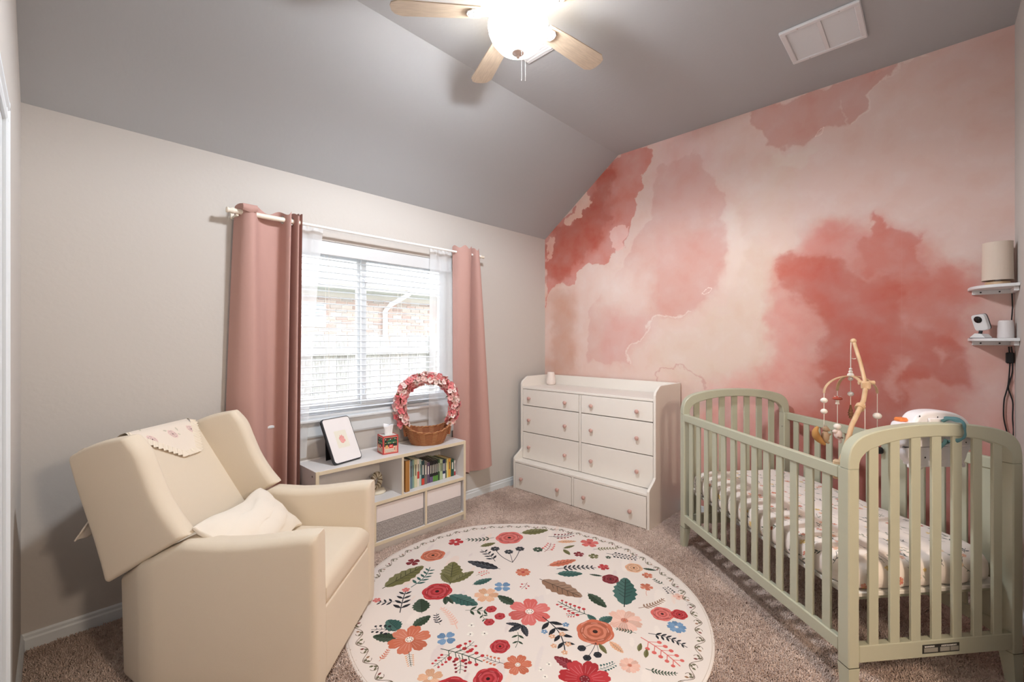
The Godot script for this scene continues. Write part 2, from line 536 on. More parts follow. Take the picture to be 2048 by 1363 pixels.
const MURAL := {
	"left_main": [1151, 3067, 1168, 2944, 1110, 2845, 1115, 2735, 1029, 2631, 1023, 2464, 992, 2419, 916, 2244, 839, 2186, 698, 2117, 485, 2143, 350, 1934, 85, 1957, -4, 1726, -17, 2485, 326, 2655, 799, 3015, 897, 3090],
	"left_dark": [839, 3038, 839, 2882, 739, 2713, 799, 2489, 698, 2437, 636, 2268, 373, 2157, 208, 1985, 9, 1964, -4, 2363, 135, 2557, 395, 2566, 551, 2737, 657, 2929],
	"left_light": [256, 2593, 395, 2735, 529, 2816, 604, 2725, 463, 2646, 429, 2560, 326, 2541],
	"left_hole": [749, 2411, 819, 2433, 973, 2405, 916, 2261, 829, 2214, 780, 2335],
	"left_edge": [110, 2464, 9, 2401, 9, 2202, 110, 2346],
	"brown_col": [9, 1924, 303, 1938, 395, 1667, 395, 1143, 256, 1042, 9, 1088],
	"cream1": [485, 2125, 839, 2134, 1137, 1996, 1137, 1699, 839, 1647, 551, 1715],
	"pink_mid": [1241, 2308, 1530, 2228, 1762, 2292, 1796, 2096, 1762, 1868, 1620, 1717, 1484, 1617, 1274, 1611, 1206, 1793],
	"pink_low": [698, 1653, 1137, 1584, 1206, 1565, 1101, 1436, 954, 1301, 916, 1197, 657, 1189],
	"pink_top": [1206, 3063, 1605, 3045, 1649, 2731, 1468, 2579, 1274, 2592, 1137, 2689],
	"beige": [1274, 1579, 1530, 1615, 1762, 1839, 1817, 2151, 1884, 2596, 2121, 2671, 2109, 1996, 2049, 1592, 1949, 1175, 1605, 1084, 1274, 1193, 973, 1216, 1206, 1532],
	"white_streak": [1776, 2420, 1884, 2411, 1870, 2243, 1884, 2027, 1936, 1991, 1844, 1788, 1734, 1812, 1790, 2010],
	"arc_low": [1215, 1044, 1224, 1126, 1308, 1162, 1468, 1161, 1590, 1098, 1649, 997],
	"river": [958, 1216, 951, 1301, 1047, 1386, 1145, 1493, 1189, 1566, 1274, 1614, 1389, 1598, 1499, 1624],
	"loop": [1641, 1782],
	"top_dark": [2282, 3058, 2553, 3066, 2871, 3064, 2778, 3037, 2719, 3028, 2642, 2979, 2602, 2862, 2553, 2797, 2524, 2797, 2452, 2790, 2282, 2715, 2076, 2778, 1950, 2984, 1950, 3067],
	"top_band": [2871, 3073, 3236, 3059, 3236, 2663, 3190, 2331, 3094, 2537, 3031, 2896, 2829, 3010, 2649, 2956],
	"river2": [2885, 3067, 2778, 3037, 2719, 3028, 2642, 2979, 2618, 2897, 2602, 2852, 2553, 2797],
	"river3": [2474, 2952, 2486, 2889, 2520, 2819, 2524, 2797],
	"ring": [2382, 2758],
	"white2": [2056, 2727, 2157, 2742, 2282, 2693, 2364, 2690, 2328, 2592, 2206, 2615, 2127, 2603],
	"blob_mid": [2104, 1904, 2146, 1970, 2277, 1988, 2287, 2113, 2382, 2153, 2578, 2150, 2595, 2083, 2653, 2173, 2701, 2116, 2779, 2035, 2891, 2011, 2854, 1957, 2912, 1830, 3108, 1760, 3115, 1638, 3030, 1644, 3050, 1338, 3070, 1225, 3108, 1227, 3070, 1112, 3030, 1032, 3050, 825, 2187, 691, 2135, 969, 2018, 1154, 2083, 1266, 2104, 1423, 2061, 1593, 2093, 1736],
	"blob_dark": [2146, 1958, 2287, 1975, 2419, 1957, 2482, 1904, 2544, 1853, 2607, 1773, 2741, 1778, 2802, 1660, 2787, 1458, 2962, 1405, 3050, 1338, 3023, 1261, 3070, 1225, 3050, 1129, 2948, 1171, 2854, 1186, 2787, 1111, 2817, 981, 2741, 953, 2709, 772, 2382, 721, 2401, 1083, 2373, 1240, 2401, 1510, 2344, 1603, 2267, 1676, 2197, 1740],
	"blob_peak": [2569, 1990, 2616, 2068, 2649, 2174, 2701, 2116, 2748, 2076, 2783, 2034, 2887, 2007, 2847, 1958, 2869, 1885, 2912, 1790, 2802, 1772, 2628, 1790],
	"blob_soft": [2325, 2129, 2455, 2118, 2535, 2039, 2491, 1980, 2354, 1988, 2296, 2042],
	"blob_left": [2135, 1661, 2247, 1654, 2344, 1546, 2354, 1307, 2373, 1194, 2344, 988, 2187, 950, 2050, 1119, 2104, 1363],
	"cloud1": [2709, 1157, 2787, 1294, 2825, 1285, 2772, 1161, 2764, 1027, 2733, 1055],
	"cloud2": [2862, 1176, 2927, 1170, 2996, 1116, 3043, 1148, 2996, 1068, 2891, 1068],
	"cloud3": [2905, 1366, 2955, 1357, 2989, 1318, 2962, 1220, 2948, 1288],
	"right_pink": [3083, 1640, 3232, 1629, 3232, 872, 3030, 841, 3096, 1179, 3050, 1395],
	"bottom_pink": [1702, 1078, 1950, 1148, 2143, 1105, 2263, 975, 2377, 651, 2377, 316, 1588, 118, 1509, 501, 1588, 832],
	"bottom_left": [1448, 83, 1509, 945, 1739, 1041, 1950, 946, 1882, 566, 1665, 294],
	"pink_field": [958, 1216, 951, 1301, 1047, 1386, 1145, 1493, 1189, 1566, 1274, 1614, 1389, 1598, 1499, 1624, 1620, 1717, 1762, 1868, 1796, 2096, 1762, 2292, 1720, 2600, 1560, 2900, 1250, 2850, 1150, 2450, 900, 2050, 560, 1700, 520, 1200],
	"low_red": [1950, -20, 2080, 700, 2250, 960, 2450, 1000, 2900, 980, 3060, 800, 3050, -20],
	"low_pink": [1440, -20, 1500, 700, 1800, 900, 2300, 900, 3000, 950, 3250, 950, 3250, -20],
	"peak_side": [2560, 1800, 2600, 2060, 2760, 2060, 2890, 1990, 2930, 1800, 3100, 1700, 3090, 1420, 2960, 1420, 2800, 1500, 2760, 1760],
}

# ---------------------------------------------------------------- the room's measures, metres
const LEFT := -3.648     # wall with the door casing
const NEAR := 3.2372     # wall behind the crib's right end
const LOW := 2.44        # ceiling height at the window wall
const HIGH := 3.0687     # flat part of the ceiling
const BREAK := 0.8593    # where the slope meets the flat part
const WX0 := -2.745      # window opening
const WX1 := -1.225
const WY0 := 0.872
const WY1 := 2.05
const HX0 := -3.05     # unseen doorway, added to let the fill light in
const HX1 := -1.50

var M := {}

func _ready() -> void:
	var cam := Camera3D.new()
	cam.name = "camera"
	cam.position = Vector3(-3.54545, 1.38197, 2.91954)
	cam.rotation_degrees = Vector3(0, -46.2206, 0)
	cam.fov = 75.6765
	cam.near = 0.02
	cam.far = 200.0
	add_child(cam)

	var sky_m := ProceduralSkyMaterial.new()
	sky_m.sky_top_color = Color(0.92, 0.95, 1.0)
	sky_m.sky_horizon_color = Color(1.0, 1.0, 1.0)
	sky_m.ground_bottom_color = Color(0.42, 0.40, 0.36)
	sky_m.ground_horizon_color = Color(0.62, 0.62, 0.60)
	sky_m.energy_multiplier = 4.3
	var sky := Sky.new()
	sky.sky_material = sky_m
	var env := Environment.new()
	env.background_mode = Environment.BG_SKY
	env.sky = sky
	env.tonemap_mode = Environment.TONE_MAPPER_LINEAR
	env.tonemap_exposure = 2.25
	env.sdfgi_enabled = true
	env.ssao_enabled = true
	env.ssil_enabled = true
	var we := WorldEnvironment.new()
	we.name = "world_environment"
	we.environment = env
	add_child(we)

	make_materials()
	build_room()
	build_outdoors()
	build_window()
	build_curtains()
	build_crib()
	build_armchair()
	build_dresser()
	build_bookcase()
	build_rug()
	build_fan()
	build_fill_lamp()
	build_vents()
	build_shelf_corner()
	build_bookcase_things()
	build_mobile()
	build_crib_toy()
	build_carpet_pile()


func make_materials() -> void:
	var peel := noise_tex(0.035, 3, 512, 3)
	M.wall = bump(mat(rgb(203, 197, 191), 0.9), peel, 0.035, 1.6)
	M.ceiling = bump(mat(rgb(183, 185, 187), 0.95), peel, 0.04, 1.6)
	M.trim = mat(rgb(225, 230, 233), 0.45)
	M.white_wood = mat(rgb(239, 233, 225), 0.5)
	M.white_board = mat(rgb(228, 224, 222), 0.45)
	M.white_plastic = mat(rgb(236, 236, 236), 0.4)
	M.sage = mat(rgb(186, 186, 164), 0.42)
	M.cream_cloth = bump(mat(rgb(226, 212, 192), 0.92), noise_tex(0.2, 9, 256, 2), 0.03, 6.0)
	M.cream_cloth.rim_enabled = true
	M.cream_cloth.rim = 0.25
	M.pillow = bump(mat(rgb(238, 228, 214), 0.92), noise_tex(0.2, 9, 256, 2), 0.03, 6.0)
	M.pink_curtain = mat(rgb(190, 150, 141), 0.75)
	M.pink_curtain.rim_enabled = true
	M.pink_curtain.rim = 0.3
	M.sheer = mat(Color(0.96, 0.97, 0.98, 0.5), 0.9)
	M.sheer.transparency = BaseMaterial3D.TRANSPARENCY_ALPHA
	M.sheer.backlight_enabled = true
	M.sheer.backlight = Color(0.7, 0.7, 0.7)
	M.glass = mat(Color(0.92, 0.96, 0.95, 0.06), 0.0)
	M.glass.transparency = BaseMaterial3D.TRANSPARENCY_ALPHA
	M.blind = mat(rgb(218, 220, 222), 0.5)
	M.vinyl = mat(rgb(238, 240, 241), 0.4)
	M.birch = mat(rgb(222, 208, 182), 0.5)
	M.beech = mat(Color.WHITE, 0.5)
	M.beech.albedo_texture = ramp_tex(0.02, 5, rgb(196, 160, 122), rgb(220, 188, 152), 256, 3)
	M.beech.uv1_triplanar = true
	M.beech.uv1_scale = Vector3(4, 2, 4)
	M.blade = mat(Color.WHITE, 0.5)
	M.blade.albedo_texture = ramp_tex(0.02, 8, rgb(194, 176, 155), rgb(206, 188, 166), 256, 4)
	M.blade.uv1_scale = Vector3(2, 14, 1)
	M.fan_white = mat(rgb(240, 236, 232), 0.35)
	M.nickel = mat(rgb(205, 185, 175), 0.3, 0.6)
	M.knob = mat(rgb(208, 166, 156), 0.45)
	M.black = mat(rgb(22, 22, 24), 0.45)
	M.charcoal = mat(rgb(48, 50, 54), 0.4)
	M.paper = mat(rgb(240, 236, 236), 0.8)
	M.tissue = mat(rgb(244, 244, 246), 0.9)
	M.string = mat(rgb(240, 232, 220), 0.9)
	M.felt_white = bump(mat(rgb(240, 232, 222), 0.95), noise_tex(0.15, 4, 128, 2), 0.06, 12.0)
	M.metal = mat(rgb(200, 196, 190), 0.3, 0.9)


func build_room() -> void:
	# floor under the carpet pile
	var cm := mat(Color.WHITE, 0.97)
	cm.albedo_texture = ramp_tex(0.06, 21, rgb(176, 152, 138), rgb(216, 192, 178), 512, 5)
	cm.uv1_triplanar = true
	cm.uv1_scale = Vector3.ONE * 2.2
	bump(cm, noise_tex(0.14, 22, 512, 3), 0.8, 2.2)
	M.carpet = cm
	struct("floor", boxg(Vector3(LEFT / 2, -0.1, NEAR / 2), Vector3(-LEFT + 0.3, 0.2, NEAR + 0.3)), cm, "brown beige carpeted floor")

	# window wall with its opening
	var g := G.new()
	var th := 0.15
	var zc := -th / 2
	g.box(Vector3((LEFT - 0.15 + WX0) / 2, LOW / 2, zc), Vector3(WX0 - LEFT + 0.15, LOW, th))
	g.box(Vector3((WX1 + 0.15) / 2, LOW / 2, zc), Vector3(0.15 - WX1, LOW, th))
	g.box(Vector3((WX0 + WX1) / 2, WY0 / 2, zc), Vector3(WX1 - WX0, WY0, th))
	g.box(Vector3((WX0 + WX1) / 2, (WY1 + LOW) / 2, zc), Vector3(WX1 - WX0, LOW - WY1, th))
	struct("wall_window", g, M.wall, "pale pinkish white wall with the window")

	# mural wall and its six hung strips of wallpaper
	var east := G.new()
	var tr := Transform3D(Basis(Vector3(0, 0, 1), Vector3(0, 1, 0), Vector3(-1, 0, 0)), Vector3(0, 0, 0))
	# local x runs along z, local z runs along -x
	east.prism(PackedVector2Array([Vector2(-0.15, 0), Vector2(NEAR + 0.15, 0), Vector2(NEAR + 0.15, HIGH), Vector2(BREAK, HIGH), Vector2(-0.15, LOW - 0.15 * (HIGH - LOW) / BREAK)]), -0.15, 0.0, 0.0, tr)
	var wall := struct("wall_mural", east, M.wall, "wall papered with a coral and blush watercolour mural")
	var paper := mat(Color.WHITE, 0.75)
	paper.albedo_texture = ImageTexture.create_from_image(paint_mural())
	paper.texture_repeat = false
	var seams := [0.0, 0.27, 0.772, 1.274, 1.776, 2.28, 2.785, NEAR]
	for i in seams.size() - 1:
		var a: float = seams[i] + 0.0001
		var b: float = seams[i + 1] - 0.0001
		var p := PackedVector2Array([Vector2(a, 0), Vector2(b, 0), Vector2(b, roof(b))])
		if a < BREAK and b > BREAK:
			p.append(Vector2(BREAK, HIGH))
		p.append(Vector2(a, roof(a)))
		var sg := G.new()
		sg.prism(p, 0.0, 0.0006, 0.0, tr, Vector2(NEAR, HIGH))
		part(wall, "wallpaper_strip", sg, paper)

	var wg := G.new()
	var slope := [Vector2(-0.15, 0), Vector2(NEAR + 0.15, 0), Vector2(NEAR + 0.15, HIGH), Vector2(BREAK, HIGH), Vector2(-0.15, LOW - 0.15 * (HIGH - LOW) / BREAK)]
	wg.prism(PackedVector2Array(slope), -LEFT, -LEFT + 0.15, 0.0, tr)
	struct("wall_door", wg, M.wall, "pale wall beside the door casing")
	# wall beside the camera; its unseen doorway and hall are added for fill light
	var ng := G.new()
	var nz := NEAR + 0.075
	ng.box(Vector3((LEFT - 0.15 + HX0) / 2, HIGH / 2, nz), Vector3(HX0 - LEFT + 0.15, HIGH, 0.15))
	ng.box(Vector3((HX1 + 0.15) / 2, HIGH / 2, nz), Vector3(0.15 - HX1, HIGH, 0.15))
	ng.box(Vector3((HX0 + HX1) / 2, (2.04 + HIGH) / 2, nz), Vector3(HX1 - HX0, HIGH - 2.04, 0.15))
	struct("wall_near", ng, M.wall, "pale wall at the right end of the crib with an added unseen doorway")
	var hz0 := NEAR + 0.15
	var hz1 := NEAR + 1.75
	var hg := G.new()
	hg.box(Vector3(-3.9, 1.22, (hz0 + hz1) / 2), Vector3(0.15, 2.44, hz1 - hz0))
	hg.box(Vector3(-1.1, 1.22, (hz0 + hz1) / 2), Vector3(0.15, 2.44, hz1 - hz0))
	hg.box(Vector3(-2.5, 1.22, hz1 + 0.075), Vector3(3.1, 2.44, 0.15))
	struct("wall_added_hall", hg, M.wall, "pale walls of the unseen hall added around the fill lamp")
	struct("floor_added_hall", boxg(Vector3(-2.5, -0.1, (hz0 + hz1) / 2), Vector3(3.0, 0.2, hz1 - hz0)), cm, "carpeted floor of the added unseen hall")
	struct("ceiling_added_hall", boxg(Vector3(-2.5, 2.54, (hz0 + hz1) / 2), Vector3(3.0, 0.2, hz1 - hz0 + 0.2)), M.ceiling, "ceiling of the added unseen hall")
	var dc := G.new()
	dc.box(Vector3(HX0 - 0.028, 1.02, NEAR - 0.008), Vector3(0.056, 2.04, 0.016), 0.004)
	dc.box(Vector3(HX1 + 0.028, 1.02, NEAR - 0.008), Vector3(0.056, 2.04, 0.016), 0.004)
	dc.box(Vector3((HX0 + HX1) / 2, 2.068, NEAR - 0.008), Vector3(HX1 - HX0 + 0.112, 0.056, 0.016), 0.004)
	struct("trim_4", dc, M.trim, "white casing of the added unseen doorway")

	var cg := G.new()
	var k := (HIGH - LOW) / BREAK
	cg.prism(PackedVector2Array([Vector2(-0.3, LOW - 0.3 * k), Vector2(BREAK, HIGH), Vector2(NEAR + 0.3, HIGH), Vector2(NEAR + 0.3, HIGH + 0.2), Vector2(BREAK - 0.05, HIGH + 0.2), Vector2(-0.3, LOW - 0.3 * k + 0.2)]), -0.2, -LEFT + 0.2, 0.0, tr)
	struct("ceiling", cg, M.ceiling, "grey vaulted ceiling, part sloped and part flat")

	# baseboards with a stepped top
	var prof := PackedVector2Array([Vector2(0, 0), Vector2(0.012, 0), Vector2(0.012, 0.052), Vector2(0.008, 0.060), Vector2(0.008, 0.072), Vector2(0.003, 0.080), Vector2(0, 0.080)])
	var bw := G.new()
	bw.prism(prof, LEFT, 0.0, 0.0, Transform3D(Basis(Vector3(0, 0, 1), Vector3(0, 1, 0), Vector3(1, 0, 0)), Vector3.ZERO))
	struct("baseboard_window", bw, M.trim, "white baseboard below the window wall")
	var bm := G.new()
	bm.prism(prof, 0.0, NEAR, 0.0, Transform3D(Basis(Vector3(-1, 0, 0), Vector3(0, 1, 0), Vector3(0, 0, 1)), Vector3(-0.0012, 0, 0)))
	struct("baseboard_mural", bm, M.trim, "white baseboard below the mural")
	var bd := G.new()
	bd.prism(prof, 0.0, 1.0, 0.0, Transform3D(Basis(Vector3(1, 0, 0), Vector3(0, 1, 0), Vector3(0, 0, 1)), Vector3(LEFT, 0, 0)))
	struct("baseboard_door", bd, M.trim, "white baseboard beside the door casing")
	var bn := G.new()
	bn.prism(prof, HX1 + 0.06, 0.0, 0.0, Transform3D(Basis(Vector3(0, 0, -1), Vector3(0, 1, 0), Vector3(1, 0, 0)), Vector3(0, 0, NEAR)))
	struct("baseboard_near", bn, M.trim, "white baseboard at the crib's end wall")

	# door and casing on the left wall, seen at a grazing angle
	var cs := G.new()
	var face := [Vector2(0, 0), Vector2(0.010, 0), Vector2(0.016, 0.010), Vector2(0.016, 0.022), Vector2(0.011, 0.028), Vector2(0.013, 0.055), Vector2(0.010, 0.062), Vector2(0, 0.062)]
	cs.prism(PackedVector2Array(face), 0.0, 2.06, 0.0, Transform3D(Basis(Vector3(1, 0, 0), Vector3(0, 0, 1), Vector3(0, 1, 0)), Vector3(LEFT, 0, 1.0)))
	cs.prism(PackedVector2Array(face), 1.0, 1.9, 0.0, Transform3D(Basis(Vector3(1, 0, 0), Vector3(0, -1, 0), Vector3(0, 0, 1)), Vector3(LEFT, 2.06, 0)))
	struct("trim_1", cs, M.trim, "white moulded door casing on the left wall")
	var dg := G.new()
	dg.box(Vector3(LEFT + 0.001, 1.0, 1.48), Vector3(0.004, 2.0, 0.83), 0.001)
	struct("door_1", dg, M.trim, "white door inside the casing")


func roof(z: float) -> float:
	return HIGH if z >= BREAK else LOW + (HIGH - LOW) * z / BREAK


# ---------------------------------------------------------------- the watercolour wallpaper
const MW := 1056
const MH := 1001

func mural_points(key: String) -> PackedVector2Array:
	var p := PackedVector2Array()
	var a: Array = MURAL[key]
	for i in range(0, a.size(), 2):
		p.append(Vector2(a[i] / 3237.0 * MW, (1.0 - a[i + 1] / 3069.0) * MH))
	return p

func wash(im: Image, key: String, col: Color, a: float, soft: int, rag := 0.25, sd := 1) -> void:
	var p := mural_points(key)
	var rnd := RandomNumberGenerator.new()
	rnd.seed = sd * 77 + p.size()
	for it in 4:
		var q := PackedVector2Array()
		for i in p.size():
			var b := p[i]
			var c := p[(i + 1) % p.size()]
			q.append(b)
			q.append((b + c) * 0.5 + (c - b).orthogonal() * rnd.randf_range(-rag, rag) * 0.5)
		p = q
	var l := Image.create_empty(MW, MH, false, Image.FORMAT_RGBA8)
	l.fill(Color(col.r, col.g, col.b, 0.0))
	fill_poly(l, p, Color(col.r, col.g, col.b, a))
	for i in soft:
		l.shrink_x2()
	if soft:
		l.resize(MW, MH, Image.INTERPOLATE_CUBIC)
	im.blend_rect(l, Rect2i(0, 0, MW, MH), Vector2i.ZERO)

func vein(im: Image, key: String, w: float, col: Color) -> void:
	var p := mural_points(key)
	var a := []
	for q in p:
		a.append(q)
	var o := PackedVector2Array()
	for i in a.size() * 8:
		var s := i / float(a.size() * 8 - 1)
		o.append(curve(a, s))
	var l := Image.create_empty(MW, MH, false, Image.FORMAT_RGBA8)
	l.fill(Color(col.r, col.g, col.b, 0.0))
	for i in o.size() - 1:
		stroke(l, PackedVector2Array([o[i], o[i + 1]]), w * (0.9 + 0.25 * sin(i * 1.7)), col)
	l.shrink_x2()
	l.resize(MW, MH, Image.INTERPOLATE_CUBIC)
	im.blend_rect(l, Rect2i(0, 0, MW, MH), Vector2i.ZERO)

func loop(im: Image, key: String, rx: float, ry: float, turn: float, col: Color) -> void:
	var c := mural_points(key)[0]
	var p := PackedVector2Array()
	for i in 25:
		p.append(c + Vector2(cos(TAU * i / 24) * rx, sin(TAU * i / 24) * ry).rotated(turn))
	stroke(im, p, 2.0, col)

func paint_mural() -> Image:
	var im := Image.create_empty(MW, MH, false, Image.FORMAT_RGBA8)
	im.fill(rgb(228, 199, 189))
	wash(im, "beige", rgb(226, 206, 192), 0.8, 6)
	wash(im, "pink_top", rgb(226, 186, 180), 0.75, 6)
	wash(im, "pink_field", rgb(216, 170, 161), 0.55, 2, 0.12, 31)
	wash(im, "cream1", rgb(233, 210, 201), 0.8, 6)
	wash(im, "pink_mid", rgb(219, 173, 163), 0.75, 4)
	wash(im, "pink_low", rgb(222, 177, 170), 0.65, 5)
	wash(im, "brown_col", rgb(204, 158, 139), 0.6, 5)
	wash(im, "left_main", rgb(212, 142, 132), 0.85, 1, 0.3, 3)
	wash(im, "left_dark", rgb(196, 116, 103), 0.75, 5, 0.5, 4)
	wash(im, "left_dark", rgb(188, 104, 90), 0.5, 3, 0.7, 24)
	wash(im, "left_light", rgb(242, 204, 188), 0.9, 1, 0.6, 5)
	wash(im, "left_hole", rgb(238, 194, 186), 0.85, 1, 0.5, 6)
	wash(im, "left_edge", rgb(234, 188, 172), 0.8, 1, 0.6, 7)
	wash(im, "white_streak", rgb(236, 218, 208), 0.6, 4, 0.5, 8)
	wash(im, "top_dark", rgb(210, 160, 149), 0.75, 2, 0.1, 9)
	wash(im, "top_band", rgb(212, 170, 159), 0.55, 6)
	wash(im, "white2", rgb(230, 210, 198), 0.7, 3, 0.5, 10)
	wash(im, "right_pink", rgb(236, 168, 156), 0.9, 6)
	wash(im, "low_pink", rgb(216, 142, 131), 0.8, 6)
	wash(im, "low_red", rgb(206, 134, 122), 0.8, 5)
	wash(im, "bottom_pink", rgb(230, 172, 164), 0.7, 5, 0.3, 11)
	wash(im, "bottom_left", rgb(234, 182, 174), 0.6, 6)
	wash(im, "blob_soft", rgb(224, 152, 142), 0.7, 5, 0.4, 12)
	wash(im, "blob_mid", rgb(216, 148, 138), 0.55, 4, 0.35, 13)
	wash(im, "blob_mid", rgb(214, 142, 131), 0.45, 5, 0.6, 23)
	wash(im, "peak_side", rgb(208, 133, 121), 0.8, 5, 0.3, 27)
	wash(im, "blob_left", rgb(224, 172, 164), 0.6, 5, 0.35, 14)
	wash(im, "blob_peak", rgb(208, 132, 120), 0.75, 2, 0.15, 15)
	wash(im, "blob_dark", rgb(206, 127, 114), 0.75, 4, 0.25, 16)
	wash(im, "blob_dark", rgb(200, 117, 104), 0.6, 3, 0.5, 26)
	for k in ["cloud1", "cloud2", "cloud3"]:
		wash(im, k, rgb(218, 160, 149), 0.8, 3, 0.6, 17)
	vein(im, "river", 4.5, Color(0.93, 0.86, 0.83, 0.75))
	vein(im, "river2", 4.5, Color(0.93, 0.84, 0.80, 0.75))
	vein(im, "river3", 2.5, Color(0.90, 0.80, 0.76, 0.6))
	vein(im, "arc_low", 4.0, Color(0.80, 0.60, 0.57, 0.55))
	loop(im, "loop", 9.0, 7.0, 0.4, rgb(246, 226, 218))
	loop(im, "ring", 9.0, 6.0, -0.6, rgb(244, 218, 208))
	# ragged watercolour edges and pigment grain: the print is pushed about by noise
	im.convert(Image.FORMAT_RGB8)
	var src := im.get_data()
	var wx := noise(0.018, 51, 5).get_image(MW, MH).get_data()
	var wy := noise(0.018, 52, 5).get_image(MW, MH).get_data()
	var gr := noise(0.012, 53, 5).get_image(MW, MH).get_data()
	var out := PackedByteArray()
	out.resize(src.size())
	var i := 0
	for y in MH:
		for x in MW:
			var sx := clampi(x + (wx[i] - 128) / 9, 0, MW - 1)
			var sy := clampi(y + (wy[i] - 128) / 9, 0, MH - 1)
			var k := (sy * MW + sx) * 3
			var r := src[k]
			var e := gr[i] - 128
			var j := i * 3
			out[j] = clampi(r + e / 44, 0, 255)
			# pigment: the redder the paint, the more its strength wanders
			out[j + 1] = clampi(src[k + 1] + e * (r - src[k + 1]) / 640 + e / 44, 0, 255)
			out[j + 2] = clampi(src[k + 2] + e * (r - src[k + 2]) / 640 + e / 44, 0, 255)
			i += 1
	return Image.create_from_data(MW, MH, false, Image.FORMAT_RGB8, out)


# ---------------------------------------------------------------- rug
func rug_colors() -> Array:
	return [rgb(212, 86, 84), rgb(204, 112, 84), rgb(186, 48, 54), rgb(124, 28, 38), rgb(216, 104, 98), rgb(228, 176, 140), rgb(108, 146, 184), rgb(26, 30, 38), rgb(46, 66, 48), rgb(108, 106, 62), rgb(52, 92, 86), rgb(236, 190, 172), rgb(244, 238, 228), rgb(146, 112, 90)]

func build_rug() -> void:
	var size := 2048
	var span := 1.94
	var im := Image.create_empty(size, size, false, Image.FORMAT_RGB8)
	im.fill(rgb(233, 223, 216))
	var rnd := RandomNumberGenerator.new()
	rnd.seed = 4
	var px := func(x: float, z: float) -> Vector2: return Vector2(x / 1000.0 / span + 0.5, z / 1000.0 / span + 0.5) * size
	# pale washes of blush and grey on the ground
	for i in 70:
		var c: Vector2 = px.call(rnd.randf_range(-800, 800), rnd.randf_range(-800, 800))
		disc(im, c, rnd.randf_range(25, 90), [rgb(236, 218, 208), rgb(228, 218, 214), rgb(238, 228, 220), rgb(226, 214, 210)][i % 4], rnd.randf_range(0.15, 0.4), -0.5)
	im.resize(256, 256, Image.INTERPOLATE_BILINEAR)
	im.resize(size, size, Image.INTERPOLATE_CUBIC)
	var col := rug_colors()
	for m in RUG:
		match m[0]:
			"l":
				print_leaf(im, px.call(m[1], m[2]), px.call(m[3], m[4]), m[5] / 100.0, col[m[6]], rnd)
			"f":
				print_flower(im, px.call(m[1], m[2]), m[3] / 1000.0 / span * size, m[4], col[m[5]], col[m[6]], rnd)
			"r":
				print_rose(im, px.call(m[1], m[2]), m[3] / 1000.0 / span * size, col[m[4]], rnd)
			"s":
				print_sprig(im, px.call(m[1], m[2]), px.call(m[3], m[4]), m[5], col[m[6]], null if m[7] == 0 else col[m[7]], rnd)
	# curling vine round the edge
	var turns := 84
	var steps := turns * 10
	var vine := PackedVector2Array()
	for i in steps + 1:
		var an := TAU * i / steps
		var ph := an * turns / 2.0
		var r := (rug_radius(an) - 0.062 + 0.020 * sin(ph)) * 1000.0
		vine.append(px.call(cos(an + 0.003 * cos(ph)) * r, sin(an + 0.003 * cos(ph)) * r))
	stroke(im, vine, 2.8, rgb(104, 88, 72))
	for k in turns:
		var an := TAU * (k + 0.5) / turns
		var sg := 1.0 if k % 2 else -1.0
		var r := (rug_radius(an) - 0.064) * 1000.0
		var q := PackedVector2Array()
		for i in 14:
			var u := i / 13.0
			var rr := 19.0 * (1.0 - u * 0.4)
			var ph := u * 4.6 * sg + PI / 2 * sg
			q.append(px.call(cos(an) * (r - sg * 4) - sin(an) * cos(ph) * rr + cos(an) * sin(ph) * rr, sin(an) * (r - sg * 4) + cos(an) * cos(ph) * rr + sin(an) * sin(ph) * rr))
		stroke(im, q, 2.4, rgb(108, 92, 74))
		var e := q[13]
		print_small_leaf(im, e, e + (e - q[11]).normalized() * 20.0, 0.6, [rgb(120, 60, 54), rgb(98, 98, 66), rgb(150, 112, 84)][k % 3])
		for m in [3, 8]:
			var d := (q[m + 1] - q[m]).normalized()
			print_small_leaf(im, q[m], q[m] + d.rotated(-0.9 * sg) * 20.0, 0.5, rgb(96, 92, 66))
	var ring := PackedVector2Array()
	for i in 181:
		var an := TAU * i / 180
		ring.append(px.call(cos(an) * (rug_radius(an) - 0.012) * 1000, sin(an) * (rug_radius(an) - 0.012) * 1000))
	stroke(im, ring, 2.0, rgb(196, 180, 164))
	var m := bump(mat(Color.WHITE, 0.92), noise_tex(0.3, 31, 256, 2), 0.05, 5.0)
	m.uv1_triplanar = false
	m.uv1_scale = Vector3.ONE
	m.heightmap_enabled = false
	m.albedo_texture = ImageTexture.create_from_image(im)
	m.rim_enabled = true
	m.rim = 0.2
	var g := G.new()
	var rows := []
	var uvs := []
	for e in [[0.0, 0.016], [0.3, 0.016], [0.6, 0.016], [0.85, 0.016], [0.96, 0.016], [0.992, 0.0155], [1.0, 0.012], [1.0, 0.007], [0.99, 0.004], [0.5, 0.004]]:
		var w := PackedVector3Array()
		var uw := PackedVector2Array()
		for i in 180:
			var an := TAU * i / 180
			var r: float = rug_radius(an) * e[0]
			var lift: float = 0.0025 * sin(an * 9.0) * pow(e[0], 8.0) + 0.0015 * sin(an * 5.0 + 1.0) * e[0] * e[0]
			w.append(Vector3(cos(an) * r, e[1] + lift, sin(an) * r))
			uw.append(Vector2(cos(an), sin(an)) * r / span + Vector2(0.5, 0.5))
		rows.append(w)
		uvs.append(uw)
	g.grid(rows, true, false, uvs)
	single("round_rug", g, m, "round cream rug printed with red, coral and blue flowers and a vine border", "rug", Vector3(-1.787, 0, 1.323))

func rug_radius(an: float) -> float:
	return 0.9226 - 0.021 * cos(2.0 * an)

